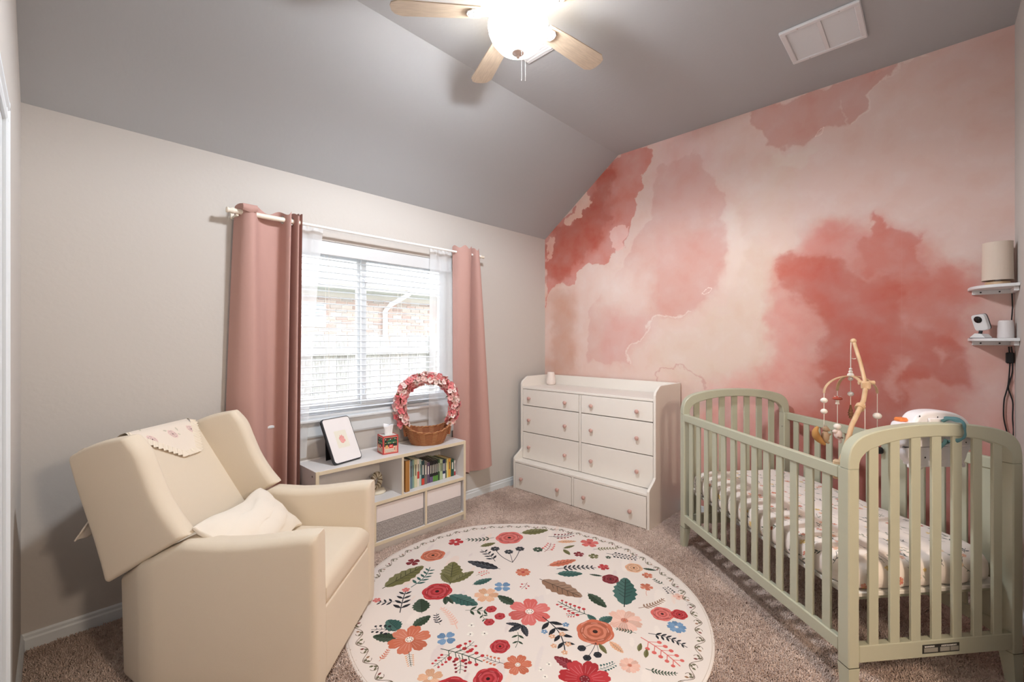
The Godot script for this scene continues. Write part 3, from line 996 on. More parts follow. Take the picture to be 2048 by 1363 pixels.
# ---------------------------------------------------------------- outside the window
func build_outdoors() -> void:
	struct("ground", boxg(Vector3(-2, -0.45, -8), Vector3(30, 0.2, 15.6)), mat(rgb(150, 148, 132), 0.95), "pale grass outside the window")
	var rnd := RandomNumberGenerator.new()
	rnd.seed = 12
	# weathered board fence
	var f := thing("board_fence", "weathered grey vertical board fence outside the window", "fence", Vector3(-1, -0.35, -2.3))
	var boards := []
	for i in 4:
		var m := mat(Color.WHITE, 0.9)
		m.albedo_texture = ramp_tex(0.03, 60 + i, rgb(132 + i * 5, 130 + i * 5, 124 + i * 5), rgb(166 + i * 5, 165 + i * 5, 160 + i * 5), 256, 4)
		m.uv1_triplanar = true
		m.uv1_scale = Vector3(6, 0.7, 6)
		boards.append(m)
	for i in 46:
		var h := 1.80 + rnd.randf_range(-0.012, 0.012)
		var g := G.new()
		g.prism(PackedVector2Array([Vector2(-0.068, 0), Vector2(0.068, 0), Vector2(0.068, h - 0.03), Vector2(0.045, h), Vector2(-0.045, h), Vector2(-0.068, h - 0.03)]), 0.0, 0.016, 0.002)
		var b := part(f, "board", g, boards[rnd.randi() % 4])
		b.position = Vector3(-3.3 + i * 0.145, 0, rnd.randf_range(-0.004, 0.004))
	for y in [0.35, 1.05, 1.6]:
		part(f, "rail", boxg(Vector3(0, y, 0.04), Vector3(6.7, 0.09, 0.04), 0.004), boards[1])
	for i in 4:
		part(f, "post", boxg(Vector3(-3.0 + i * 2.1, 0.92, 0.09), Vector3(0.09, 1.84, 0.09), 0.006), boards[0])

	# the neighbour's brick house
	var h := thing("brick_house", "neighbouring pale brick house with white eaves behind the fence", "house", Vector3(0, -0.35, -4.6))
	part(h, "wall", boxg(Vector3(-1, 1.3, -1.06), Vector3(16, 2.6, 2.0)), mat(rgb(214, 208, 200), 0.95))
	var bm := []
	for i in 5:
		bm.append(mat([rgb(176, 152, 140), rgb(160, 138, 128), rgb(186, 168, 158), rgb(170, 158, 150), rgb(180, 158, 146)][i], 0.95))
	var bricks := []
	for i in 3:
		bricks.append(boxg(Vector3.ZERO, Vector3(0.195 - i * 0.003, 0.06, 0.02), 0.003).mesh())
	for r in 15:
		for c in 20:
			var b := part(h, "brick", bricks[rnd.randi() % 3], bm[rnd.randi() % 5])
			b.position = Vector3(-1.15 + c * 0.205 + (0.1025 if r % 2 else 0.0), 1.52 + r * 0.068, -0.055 + rnd.randf_range(-0.003, 0.003))
	part(h, "soffit", boxg(Vector3(-1, 2.62, 0.2), Vector3(16.6, 0.03, 0.62), 0.004), mat(rgb(176, 182, 178), 0.8))
	part(h, "fascia", boxg(Vector3(-1, 2.68, 0.52), Vector3(16.6, 0.17, 0.025), 0.004), mat(rgb(232, 232, 228), 0.7))
	var gut := G.new()
	gut.prism(PackedVector2Array([Vector2(0, 0), Vector2(0.09, 0.0), Vector2(0.12, 0.1), Vector2(0.11, 0.1), Vector2(0.085, 0.012), Vector2(0, 0.012)]), -9.0, 7.0, 0.0, Transform3D(Basis(Vector3(0, 0, 1), Vector3(0, 1, 0), Vector3(1, 0, 0)), Vector3(0, 2.66, 0.535)))
	part(h, "gutter", gut, mat(rgb(238, 238, 236), 0.6))
	part(h, "downspout", tubeg([Vector3(0.98, 2.66, 0.58), Vector3(0.98, 2.6, 0.56), Vector3(0.86, 2.42, 0.12), Vector3(0.80, 2.3, 0.02), Vector3(0.80, 0.6, 0.02)], 0.045, 8), mat(rgb(240, 240, 238), 0.6))
	var roof_g := G.new()
	roof_g.prism(PackedVector2Array([Vector2(0.56, 2.74), Vector2(-4.0, 4.6), Vector2(-4.0, 4.5), Vector2(0.56, 2.68)]), -9.0, 7.0, 0.0, Transform3D(Basis(Vector3(0, 0, 1), Vector3(0, 1, 0), Vector3(1, 0, 0)), Vector3.ZERO))
	part(h, "roof", roof_g, mat(rgb(190, 188, 184), 0.95))
	var vent := part(h, "window", boxg(Vector3(-0.62, 2.18, -0.03), Vector3(0.62, 0.42, 0.05), 0.006), mat(rgb(228, 230, 230), 0.6))
	for i in 6:
		part(vent, "louver", boxg(Vector3(-0.62, 2.02 + i * 0.064, 0.0), Vector3(0.54, 0.03, 0.012)), mat(rgb(150, 156, 158), 0.6))


# ---------------------------------------------------------------- window, blind, sill
func build_window() -> void:
	var w := Node3D.new()
	w.name = "window_1"
	add_child(w)
	w.set_meta("kind", "structure")
	w.set_meta("label", "white sliding window with two panes")
	w.set_meta("category", "window")
	var cx := (WX0 + WX1) / 2
	var cy := (WY0 + WY1) / 2
	var ww := WX1 - WX0
	var hh := WY1 - WY0
	var z := -0.115
	for s in [-1, 1]:
		part(w, "jamb", boxg(Vector3(cx + s * (ww / 2 - 0.025), cy, z), Vector3(0.05, hh, 0.06), 0.004), M.vinyl)
		part(w, "rail", boxg(Vector3(cx, cy + s * (hh / 2 - 0.025), z), Vector3(ww - 0.1, 0.05, 0.06), 0.004), M.vinyl)
	for s in [-1, 1]:
		var sash := part(w, "sash", sash_frame(cx + s * (ww / 4 - 0.02), cy, ww / 2 - 0.02, hh - 0.1, z + 0.014 * s), M.vinyl)
		part(sash, "pane", boxg(Vector3(cx + s * (ww / 4 - 0.02), cy, z + 0.014 * s), Vector3(ww / 2 - 0.1, hh - 0.18, 0.004)), M.glass)
	for y in [1.80, 1.02]:
		part(w, "latch", tubeg([Vector3(cx - 0.0, y + 0.04, z + 0.04), Vector3(cx + 0.012, y + 0.02, z + 0.055), Vector3(cx + 0.004, y - 0.02, z + 0.055), Vector3(cx - 0.01, y - 0.035, z + 0.04)], 0.006, 6), M.vinyl)
	# stool and apron
	var st := G.new()
	st.prism(PackedVector2Array([Vector2(-0.14, 0), Vector2(0.036, 0), Vector2(0.042, 0.006), Vector2(0.042, 0.016), Vector2(0.036, 0.022), Vector2(-0.14, 0.022)]), WX0 - 0.06, WX1 + 0.06, 0.0, Transform3D(Basis(Vector3(0, 0, 1), Vector3(0, 1, 0), Vector3(1, 0, 0)), Vector3(0, 0.852, 0)))
	struct("trim_2", st, M.trim, "white window stool")
	var ap := G.new()
	ap.prism(PackedVector2Array([Vector2(0, 0), Vector2(0.010, 0), Vector2(0.016, 0.012), Vector2(0.016, 0.085), Vector2(0.022, 0.1), Vector2(0, 0.1)]), WX0 - 0.04, WX1 + 0.04, 0.0, Transform3D(Basis(Vector3(0, 0, 1), Vector3(0, 1, 0), Vector3(1, 0, 0)), Vector3(0, 0.752, 0)))
	struct("trim_3", ap, M.trim, "white moulded apron under the window stool")

	# two inch slat blind
	var b := thing("window_blind", "white horizontal slat blind hanging open in the window", "blind", Vector3(cx, WY1, -0.042))
	part(b, "headrail", boxg(Vector3(0, -0.03, -0.004), Vector3(ww - 0.012, 0.055, 0.05), 0.003), M.blind)
	part(b, "valance", boxg(Vector3(0, -0.046, 0.033), Vector3(ww - 0.008, 0.09, 0.01), 0.003), M.blind)
	var sg := G.new()
	var rows := []
	for e in [[-0.025, -0.0018], [-0.012, 0.0004], [0.0, 0.001], [0.012, 0.0004], [0.025, -0.0018], [0.025, -0.0046], [0.012, -0.0024], [0.0, -0.0018], [-0.012, -0.0024], [-0.025, -0.0046]]:
		rows.append(PackedVector3Array([Vector3(-ww / 2 + 0.008, e[1], e[0]), Vector3(ww / 2 - 0.008, e[1], e[0])]))
	sg.grid(rows, false, true)
	var sm := sg.mesh()
	for i in 25:
		var s := part(b, "slat", sm, M.blind)
		s.position = Vector3(0, -0.115 - i * 0.0425, 0)
		s.rotation.x = 0.03
	part(b, "bottom_rail", boxg(Vector3(0, -1.168, 0), Vector3(ww - 0.016, 0.018, 0.052), 0.003), M.blind)
	for x in [-0.60, -0.28, 0.28, 0.60]:
		for z2 in [-0.026, 0.026]:
			part(b, "ladder_cord", tubeg([Vector3(x, -0.06, z2), Vector3(x, -1.165, z2)], 0.0011, 5), M.string)
	part(b, "tilt_wand", tubeg([Vector3(-0.50, -0.07, 0.036), Vector3(-0.50, -0.8, 0.04)], 0.004, 6), M.vinyl)


func sash_frame(x: float, y: float, w: float, h: float, z: float) -> G:
	var g := G.new()
	for s in [-1, 1]:
		g.box(Vector3(x + s * (w / 2 - 0.02), y, z), Vector3(0.04, h, 0.026), 0.003)
		g.box(Vector3(x, y + s * (h / 2 - 0.02), z), Vector3(w - 0.08, 0.04, 0.026), 0.003)
	return g


# ---------------------------------------------------------------- curtains
func cloth(parent: Node, called: String, top: Array, low: Array, y1: float, y0: float, m: Material, nu := 72, nv := 14, thick := 0.0015, sag := 0.0) -> MeshInstance3D:
	var g := G.new()
	for side in ([0, 1] if thick > 0.0 else [0]):
		var rows := []
		var uvs := []
		for j in nv + 1:
			var s := j / float(nv)
			var r := PackedVector3Array()
			var ur := PackedVector2Array()
			for i in nu + 1:
				var u := i / float(nu)
				var a: Vector2 = curve(top, u)
				var b: Vector2 = curve(low, u)
				var p := a.lerp(b, pow(s, 0.8))
				var yy := lerpf(y1, y0, s) + sag * sin(u * PI * 3.0) * s + (0.012 * sin(u * 40.0) if j == 0 else 0.0)
				r.append(Vector3(p.x, yy, p.y + (thick if side else 0.0)))
				ur.append(Vector2(u, s))
			rows.append(r)
			uvs.append(ur)
		g.grid(rows, false, false, uvs, side == 1)
	return part(parent, called, g, m)

func v2(a: Array) -> Array:
	var o := []
	for i in range(0, a.size(), 2):
		o.append(Vector2(a[i], a[i + 1]))
	return o

func build_curtains() -> void:
	var rod_m := mat(rgb(238, 228, 212), 0.35)
	var r := thing("curtain_rod", "cream telescoping curtain rod above the window", "curtain rod", Vector3(-1.9, 2.112, 0.09))
	part(r, "outer_tube", tubeg([Vector3(-0.95, 0, 0), Vector3(-0.58, 0, 0)], 0.0145, 14), rod_m)
	part(r, "inner_tube", tubeg([Vector3(-0.58, 0, 0), Vector3(0.92, 0.004, 0)], 0.009, 12), mat(rgb(246, 244, 240), 0.3))
	for s in [[-0.965, 1.0], [0.93, 0.8]]:
		var fg := G.new()
		fg.lathe([Vector2(0.001, -0.03), Vector2(0.014, -0.024), Vector2(0.018, -0.01), Vector2(0.012, 0.004), Vector2(0.016, 0.012), Vector2(0.016, 0.02), Vector2(0.001, 0.022)], 14, Vector3(s[0], 0, 0), s[1], s[1], Basis(Vector3(0, 1, 0), Vector3(1 if s[0] > 0 else -1, 0, 0), Vector3(0, 0, 1)))
		part(r, "finial", fg, rod_m)
	for x in [-0.93, 0.90]:
		var bg := G.new()
		bg.box(Vector3(x, 0.0, -0.085), Vector3(0.03, 0.06, 0.006), 0.002)
		bg.box(Vector3(x, -0.018, -0.045), Vector3(0.014, 0.012, 0.085), 0.002)
		part(r, "bracket", bg, rod_m)

	var lc := thing("pink_curtain", "dusty pink grommet curtain hanging beside the armchair", "curtain", Vector3(0, 0, 0), 0.0, "dusty pink curtains")
	cloth(lc, "panel", v2([-2.83, 0.035, -2.80, 0.11, -2.755, 0.125, -2.71, 0.06, -2.65, 0.045, -2.60, 0.055, -2.575, 0.12, -2.555, 0.13, -2.545, 0.05, -2.535, 0.05, -2.525, 0.13, -2.512, 0.135, -2.505, 0.05, -2.50, 0.06, -2.488, 0.12]),
		v2([-2.895, 0.03, -2.84, 0.09, -2.76, 0.125, -2.70, 0.10, -2.665, 0.04, -2.625, 0.04, -2.605, 0.11, -2.585, 0.125, -2.572, 0.03, -2.56, 0.03, -2.55, 0.125, -2.53, 0.13, -2.522, 0.03, -2.515, 0.03, -2.503, 0.11]), 2.152, 0.22, M.pink_curtain, 120, 18)
	var flap := G.new()
	flap.slab(func(a: float, b: float) -> Vector3: return Vector3(-2.815 + a * 0.075, 2.155 - b * (0.045 - 0.02 * absf(a - 0.5)), 0.128 + 0.012 * sin(PI * b)), 0.075, 0.045, 0.002, 0.0015, 4, 4)
	part(lc, "folded_header", flap, M.pink_curtain)
	var ring := latheg([Vector2(0.017, -0.003), Vector2(0.024, -0.002), Vector2(0.024, 0.002), Vector2(0.017, 0.003), Vector2(0.017, -0.003)], 20).mesh()
	var gm := mat(rgb(170, 165, 162), 0.25, 0.9)
	for e in [[-2.585, 1.2], [-2.735, -0.6], [-2.542, 1.4]]:
		var o := part(lc, "grommet", ring, gm)
		o.position = Vector3(e[0], 2.112, 0.088)
		o.rotation = Vector3(0, e[1], PI / 2)
	var rc := thing("pink_curtain", "dusty pink grommet curtain hanging beside the flower basket", "curtain", Vector3(0, 0, 0), 0.0, "dusty pink curtains")
	cloth(rc, "panel", v2([-1.265, 0.05, -1.25, 0.11, -1.20, 0.14, -1.15, 0.14, -1.115, 0.12, -1.102, 0.04, -1.09, 0.035, -1.075, 0.12, -1.045, 0.13, -1.02, 0.09, -1.01, 0.05]),
		v2([-1.25, 0.04, -1.23, 0.09, -1.19, 0.13, -1.15, 0.13, -1.12, 0.05, -1.09, 0.022, -1.05, 0.025, -1.01, 0.13, -0.95, 0.165, -0.89, 0.13, -0.845, 0.05]), 2.160, 0.27, M.pink_curtain, 90, 18, 0.0015, 0.03)
	for e in [[-1.235, 0.9], [-1.06, 0.9]]:
		var o := part(rc, "grommet", ring, gm)
		o.position = Vector3(e[0], 2.114, 0.088)
		o.rotation = Vector3(0, e[1], PI / 2)

	var ls := thing("sheer_curtain", "sheer white curtain at the window edge by the armchair", "curtain", Vector3(0, 0, 0), 0.0, "sheer white curtains")
	cloth(ls, "panel", v2([-2.52, 0.020, -2.49, 0.018, -2.46, 0.030, -2.42, 0.022, -2.38, 0.036, -2.32, 0.026]), v2([-2.55, 0.014, -2.53, 0.010, -2.50, 0.016, -2.48, 0.012, -2.455, 0.018, -2.425, 0.016]), 2.118, 0.635, M.sheer, 40, 12, 0.0)
	var rs := thing("sheer_curtain", "sheer white curtain at the window edge behind the basket", "curtain", Vector3(0, 0, 0), 0.0, "sheer white curtains")
	cloth(rs, "panel", v2([-1.47, 0.026, -1.42, 0.036, -1.37, 0.022, -1.32, 0.034, -1.27, 0.022, -1.22, 0.030]), v2([-1.50, 0.046, -1.45, 0.050, -1.40, 0.046, -1.35, 0.050, -1.30, 0.046, -1.23, 0.048]), 2.118, 0.64, M.sheer, 40, 12, 0.0)


# ---------------------------------------------------------------- crib
func build_crib() -> void:
	var wide := 0.764
	var long := 1.308
	var c := Vector3(-1.459, 0, 2.6905) + Vector3(0.6428, 0, -0.766) * (long / 2) + Vector3(0.766, 0, 0.6428) * (wide / 2)
	var t := thing("baby_crib", "sage green wooden slatted crib with arched ends", "crib", c, -deg_to_rad(40.0))
	var hx := wide / 2
	var hz := long / 2
	var pw := 0.046
	for sx in [-1, 1]:
		for sz in [-1, 1]:
			var g := G.new()
			var x: float = sx * (hx - pw / 2)
			var z: float = sz * (hz - 0.026)
			g.box(Vector3(x, 0.515, z), Vector3(pw, 0.76, 0.052), 0.004)
			# tapered foot
			var a := 0.017
			var p0 := [Vector3(x - pw / 2, 0.136, z - 0.026), Vector3(x + pw / 2, 0.136, z - 0.026), Vector3(x + pw / 2, 0.136, z + 0.026), Vector3(x - pw / 2, 0.136, z + 0.026)]
			var cx: float = x + sx * 0.006
			var cz: float = z + sz * 0.008
			var p1 := [Vector3(cx - a, 0.001, cz - a), Vector3(cx + a, 0.001, cz - a), Vector3(cx + a, 0.001, cz + a), Vector3(cx - a, 0.001, cz + a)]
			for i in 4:
				var k := (i + 1) % 4
				var nn: Vector3 = [Vector3(0, 0, -1), Vector3(1, 0, 0), Vector3(0, 0, 1), Vector3(-1, 0, 0)][i]
				g.face(PackedVector3Array([p0[i], p0[k], p1[k], p1[i]]), nn)
			g.face(PackedVector3Array(p1), Vector3.DOWN)
			part(t, "post", g, M.sage)
			if sz < 0:
				for y in [0.80, 0.42]:
					part(t, "bolt", ballg(Vector3(sx * (hx - pw) , y, z + 0.006), Vector3(0.003, 0.005, 0.005), 8, 5), M.metal)
	# arched ends
	for sz in [-1, 1]:
		var z: float = sz * (hz - 0.022)
		var outer := []
		var inner := []
		for e in [[0.0, 0.895], [0.004, 0.945], [0.022, 0.988], [0.068, 1.021], [0.16, 1.044], [0.28, 1.057], [0.382, 1.060]]:
			outer.append(Vector2(e[0] - hx, e[1]))
		for e in [[0.046, 0.895], [0.050, 0.922], [0.064, 0.944], [0.095, 0.966], [0.18, 0.992], [0.28, 1.006], [0.382, 1.010]]:
			inner.append(Vector2(e[0] - hx, e[1]))
		var o := PackedVector2Array()
		var n2 := 22
		var outs := []
		var ins := []
		for i in n2 + 1:
			outs.append(curve(outer, i / float(n2)))
			ins.append(curve(inner, i / float(n2)))
		for i in range(n2 - 1, -1, -1):
			outs.append(Vector2(-outs[i].x, outs[i].y))
			ins.append(Vector2(-ins[i].x, ins[i].y))
		var g := G.new()
		var rows := []
		var hw := 0.022
		for i in outs.size():
			var a: Vector2 = outs[i]
			var b: Vector2 = ins[i]
			var d := (a - b).normalized() * 0.004
			var r := PackedVector3Array()
			for q in [[a - d, hw], [a, hw - 0.004], [a, -hw + 0.004], [a - d, -hw], [b + d, -hw], [b, -hw + 0.004], [b, hw - 0.004], [b + d, hw]]:
				r.append(Vector3(q[0].x, q[0].y, z + q[1]))
			rows.append(r)
		# flat shaded along its edges: eight separate strips
		for k in 8:
			var two := []
			for r in rows:
				two.append(PackedVector3Array([r[k], r[(k + 1) % 8]]))
			g.grid(two)
		part(t, "arch", g, M.sage)
		part(t, "end_rail", boxg(Vector3(0, 0.187, sz * (hz - 0.0165)), Vector3(wide - 2 * pw, 0.066, 0.03), 0.003), M.sage)
		for i in 7:
			var x := -hx + 0.1105 + i * (wide - 0.221) / 6.0
			var top: float = 1.0
			for k in ins.size() - 1:
				if ins[k].x <= x and ins[k + 1].x >= x:
					top = ins[k].y
			part(t, "end_slat", boxg(Vector3(x, (0.215 + top + 0.012) / 2, sz * (hz - 0.010)), Vector3(0.041, top + 0.012 - 0.215, 0.012), 0.002), M.sage)
	# long sides
	for sx in [-1, 1]:
		var x: float = sx * (hx - 0.014)
		part(t, "top_rail", boxg(Vector3(x, 0.871, 0), Vector3(0.026, 0.048, long - 0.1), 0.004), M.sage)
		part(t, "bottom_rail", boxg(Vector3(x, 0.200, 0), Vector3(0.026, 0.055, long - 0.1), 0.004), M.sage)
		for i in 13:
			var z := hz - 0.1165 - i * 0.0892
			part(t, "side_slat", boxg(Vector3(x, 0.537, z), Vector3(0.011, 0.63, 0.042), 0.002), M.sage)
	part(t, "mattress_board", boxg(Vector3(0, 0.391, 0), Vector3(wide - 0.075, 0.018, long - 0.075), 0.003), mat(rgb(232, 228, 220), 0.7))
	for sz in [-1, 1]:
		part(t, "board_support", boxg(Vector3(0, 0.372, sz * (hz - 0.07)), Vector3(wide - 0.10, 0.02, 0.03), 0.002), M.sage)
	# warning label on the near end rail
	var plate := part(t, "warning_label", boxg(Vector3(0.013, 0.187, hz - 0.0012), Vector3(0.162, 0.034, 0.0012), 0.0003), mat(rgb(42, 40, 36), 0.6), "dark printed warning label")
	for e in [["WARNING!", -0.037, 0.0085], ["AVERTISSEMENT!", 0.048, 0.0085]]:
		words(plate, e[0], Vector3(e[1], 0.1965, hz - 0.0005), e[2], mat(rgb(240, 238, 230), 0.7))
	for e in [[-0.031, 0.06], [0.03, 0.042], [0.072, 0.036]]:
		part(plate, "print_block", boxg(Vector3(e[0], 0.183, hz - 0.0005), Vector3(e[1], 0.0165, 0.0004)), mat(rgb(150, 146, 136), 0.8))

	# mattress in a fitted sheet
	var sheet := mat(Color.WHITE, 0.9)
	sheet.albedo_texture = ImageTexture.create_from_image(paint_sheet())
	var mt := thing("crib_mattress", "crib mattress in a white fitted sheet printed with meadow flowers", "mattress", Vector3(c.x, 0.4, c.z), -deg_to_rad(40.0))
	var mw := wide - 0.066
	var ml := long - 0.082
	var mg := G.new()
	var rows := []
	var uvs := []
	var na := 96
	for e in [[-0.06, 0.0, 0.0], [-0.012, 0.002, 0.0], [-0.002, 0.012, 0.0], [0.002, 0.03, 0.0], [0.004, 0.055, 0.0], [0.002, 0.08, 0.0], [-0.006, 0.10, 0.0], [-0.02, 0.113, 0.0], [-0.05, 0.119, 0.0], [-0.14, 0.122, 0.0], [-0.25, 0.124, 0.0], [-mw / 2, 0.124, 0.0]]:
		var r := PackedVector3Array()
		var ur := PackedVector2Array()
		for i in na:
			var p := round_rect(mw / 2, ml / 2, 0.07, i / float(na), e[0])
			var pucker := 0.004 * sin(i * 1.9) * (1.0 if e[1] < 0.05 else 0.25) + 0.002 * sin(i * 0.7)
			var y: float = e[1] + (0.0025 * sin(p.x * 31.0 + p.y * 9.0) if e[1] > 0.1 else 0.0)
			var d := p.normalized() * pucker if e[1] < 0.11 and e[1] > 0.0 else Vector2()
			r.append(Vector3(p.x + d.x, y, p.y + d.y))
			# the cloth is wrapped down over the edge: the print goes on round it
			var w := maxf(0.119 - e[1], 0.0)
			var q := p + p.normalized() * w
			ur.append(Vector2(q.x / 0.9 + 0.5, q.y / 1.8 + 0.5))
		rows.append(r)
		uvs.append(ur)
	mg.grid(rows, true, false, uvs)
	part(mt, "fitted_sheet", mg, sheet)


func words(parent: Node, text: String, at: Vector3, size: float, m: Material, turn := 0.0) -> MeshInstance3D:
	var tm := TextMesh.new()
	tm.text = text
	var f := SystemFont.new()
	f.font_names = ["Droid Sans"]
	f.font_weight = 700
	tm.font = f
	tm.font_size = 32
	tm.pixel_size = size / 32.0
	tm.depth = 0.0003
	var o := part(parent, "lettering", tm, m)
	o.position = at
	o.rotation.y = turn
	return o

# a point at share s round a rectangle with rounded corners, moved outwards by d
func round_rect(hx: float, hz: float, r: float, s: float, d: float) -> Vector2:
	var an := s * TAU
	var n := Vector2(cos(an), sin(an))
	var k := 9.0
	var f := pow(pow(absf(n.x / hx), k) + pow(absf(n.y / hz), k), -1.0 / k)
	var p := n * f
	return Vector2(p.x * (1.0 + d / hx), p.y * (1.0 + d / hz))

func paint_sheet() -> Image:
	var w := 1024
	var h := 2048
	var im := Image.create_empty(w, h, false, Image.FORMAT_RGB8)
	im.fill(rgb(246, 236, 228))
	var rnd := RandomNumberGenerator.new()
	rnd.seed = 33
	var greens := [rgb(110, 112, 106), rgb(140, 144, 132), rgb(96, 100, 98), rgb(170, 168, 154), rgb(128, 134, 120)]
	var blooms := [rgb(238, 190, 170), rgb(234, 204, 140), rgb(230, 166, 148), rgb(240, 214, 184), rgb(220, 138, 120), rgb(236, 220, 200)]
	for j in 26:
		for i in 13:
			var p := Vector2((i + 0.5 + rnd.randf_range(-0.4, 0.4)) * w / 13.0, (j + 0.5 + rnd.randf_range(-0.4, 0.4)) * h / 26.0)
			var an := -PI / 2 + rnd.randf_range(-1.0, 1.0)
			var l := rnd.randf_range(45, 95)
			var d := Vector2(cos(an), sin(an))
			var tip := p + d * l
			var col: Color = greens[rnd.randi() % 5]
			var q := PackedVector2Array()
			var bow := rnd.randf_range(-0.2, 0.2)
			for k in 7:
				q.append(p + d * l * k / 6.0 + d.orthogonal() * bow * l * sin(PI * k / 6.0))
			stroke(im, q, 2.2, col)
			for k in rnd.randi_range(1, 3):
				var at := q[k + 1]
				var sg := 1.0 if k % 2 else -1.0
				print_small_leaf(im, at, at + d.rotated(0.7 * sg) * rnd.randf_range(14, 30), 0.34, col)
			if rnd.randf() < 0.75:
				print_flower(im, tip, rnd.randf_range(10, 19), rnd.randi_range(4, 6), blooms[rnd.randi() % 6], rgb(226, 188, 120), rnd)
	return im

# ---------------------------------------------------------------- armchair
func build_armchair() -> void:
	# local x runs to the arm at the window side, local z to the front
	var bk := Vector3(-0.685, 0, -0.728)
	var sd := Vector3(-0.728, 0, 0.685)
	var c := Vector3(-2.345, 0, 0.757) + bk * 0.42 + sd * 0.36
	var t := thing("armchair", "cream upholstered wingback nursery armchair facing the rug", "armchair", c, atan2(0.685, 0.728))
	var m: Material = M.cream_cloth
	for s in [-1.0, 1.0]:
		# side panel with its arm; the rear end turns inwards
		var top := [Vector2(-0.01, 0.648), Vector2(0.055, 0.645), Vector2(0.15, 0.633), Vector2(0.26, 0.619), Vector2(0.37, 0.614), Vector2(0.45, 0.618), Vector2(0.51, 0.622), Vector2(0.61, 0.575), Vector2(0.71, 0.508), Vector2(0.81, 0.445)]
		var arm := func(a: float, b: float) -> Vector3:
			var u: float = curve([0.0, 0.113, 0.245, 0.36, 0.47, 0.54, 0.63, 0.72, 0.81], a)
			var ty := 0.0
			for k in top.size() - 1:
				if u >= top[k].x and u <= top[k + 1].x + 0.001:
					ty = lerpf(top[k].y, top[k + 1].y, (u - top[k].x) / (top[k + 1].x - top[k].x))
			var inward := maxf(u - 0.64, 0.0) * 0.58
			var y := lerpf(0.035, ty, b)
			return Vector3(s * (0.305 - inward - 0.012 * (1.0 - b)), y, 0.42 - u + 0.0 * y)
		var g := G.new()
		g.slab(arm, 0.82, 0.60, 0.055, 0.034, 26, 10)
		part(t, "arm", g, m)
		# winged headrest side
		var fr := [Vector2(0.497, 0.640), Vector2(0.548, 0.700), Vector2(0.602, 0.785), Vector2(0.644, 0.880), Vector2(0.678, 0.960), Vector2(0.730, 1.018)]
		var re := [Vector2(0.832, 0.444), Vector2(0.853, 0.53), Vector2(0.879, 0.623), Vector2(0.912, 0.72), Vector2(0.946, 0.82), Vector2(0.978, 0.935)]
		var wing := func(a: float, b: float) -> Vector3:
			var p: Vector2 = curve(re, b).lerp(curve(fr, b), a)
			var lift := 0.016 * sin(PI * a) * b * b
			return Vector3(s * (0.310 - 0.022 * (1.0 - a) + 0.006 * (1.0 - b) * a), p.y + lift, 0.42 - p.x)
		var wg := G.new()
		wg.slab(wing, 0.33, 0.52, 0.042, 0.03, 10, 14, 0.006, 0.006)
		part(t, "wing", wg, m)
	# backrest between the wings
	var bg := G.new()
	bg.slab(func(a: float, b: float) -> Vector3: return Vector3(lerpf(-0.292, 0.292, a), lerpf(0.40, 0.955, b), 0.42 - lerpf(0.615, 0.955, b)), 0.58, 0.68, 0.048, 0.035, 12, 12, 0.012, 0.0)
	part(t, "backrest", bg, m)
	# seat cushion
	var sg := G.new()
	sg.slab(func(a: float, b: float) -> Vector3: return Vector3(lerpf(-0.252, 0.252, a), 0.372 + 0.01 * (1.0 - b), 0.42 - lerpf(0.64, 0.004, b)), 0.50, 0.63, 0.066, 0.045, 12, 12, 0.0, 0.012)
	part(t, "seat_cushion", sg, m)
	# front apron and the closed base below
	var fg := G.new()
	fg.slab(func(a: float, b: float) -> Vector3: return Vector3(lerpf(-0.256, 0.256, a), lerpf(0.035, 0.325, b), 0.395 - 0.004 * b), 0.51, 0.29, 0.022, 0.012, 8, 5)
	part(t, "apron", fg, m)
	part(t, "base", boxg(Vector3(0, 0.19, 0.0), Vector3(0.50, 0.26, 0.76), 0.01), m)
	part(t, "glider_plinth", boxg(Vector3(0, 0.018, 0.02), Vector3(0.44, 0.034, 0.55), 0.006), M.charcoal)

	# lumbar pillow leaning in the seat
	var pg := G.new()
	pg.slab(func(a: float, b: float) -> Vector3:
		var x := lerpf(-0.262, 0.262, a)
		var y := lerpf(-0.14, 0.14, b)
		var pinch := 1.0 - 0.10 * sin(PI * a)
		var pin2 := 1.0 - 0.07 * sin(PI * b)
		return Vector3(x * pin2, y * pinch + 0.008 * sin(a * 9.0), 0.004 * sin(a * 17.0 + b * 6.0) + 0.003 * sin(b * 19.0 - a * 8.0)), 0.52, 0.28, 0.006, 0.005, 18, 12, 0.066, 0.066)
	var pil := single("lumbar_pillow", pg, M.pillow, "cream lumbar pillow lying in the armchair seat", "pillow")
	pil.transform = t.transform * Transform3D(Basis.from_euler(Vector3(-0.85, 0.12, -0.06)), Vector3(-0.05, 0.560, 0.01))

	# lacy cloth over the top of the backrest
	var lace := mat(Color.WHITE, 0.95)
	lace.albedo_texture = ImageTexture.create_from_image(paint_lace())
	var cloth_t := thing("lace_cloth", "floral cloth with a ruffled edge draped over the armchair back", "cloth", t.position, t.rotation.y)
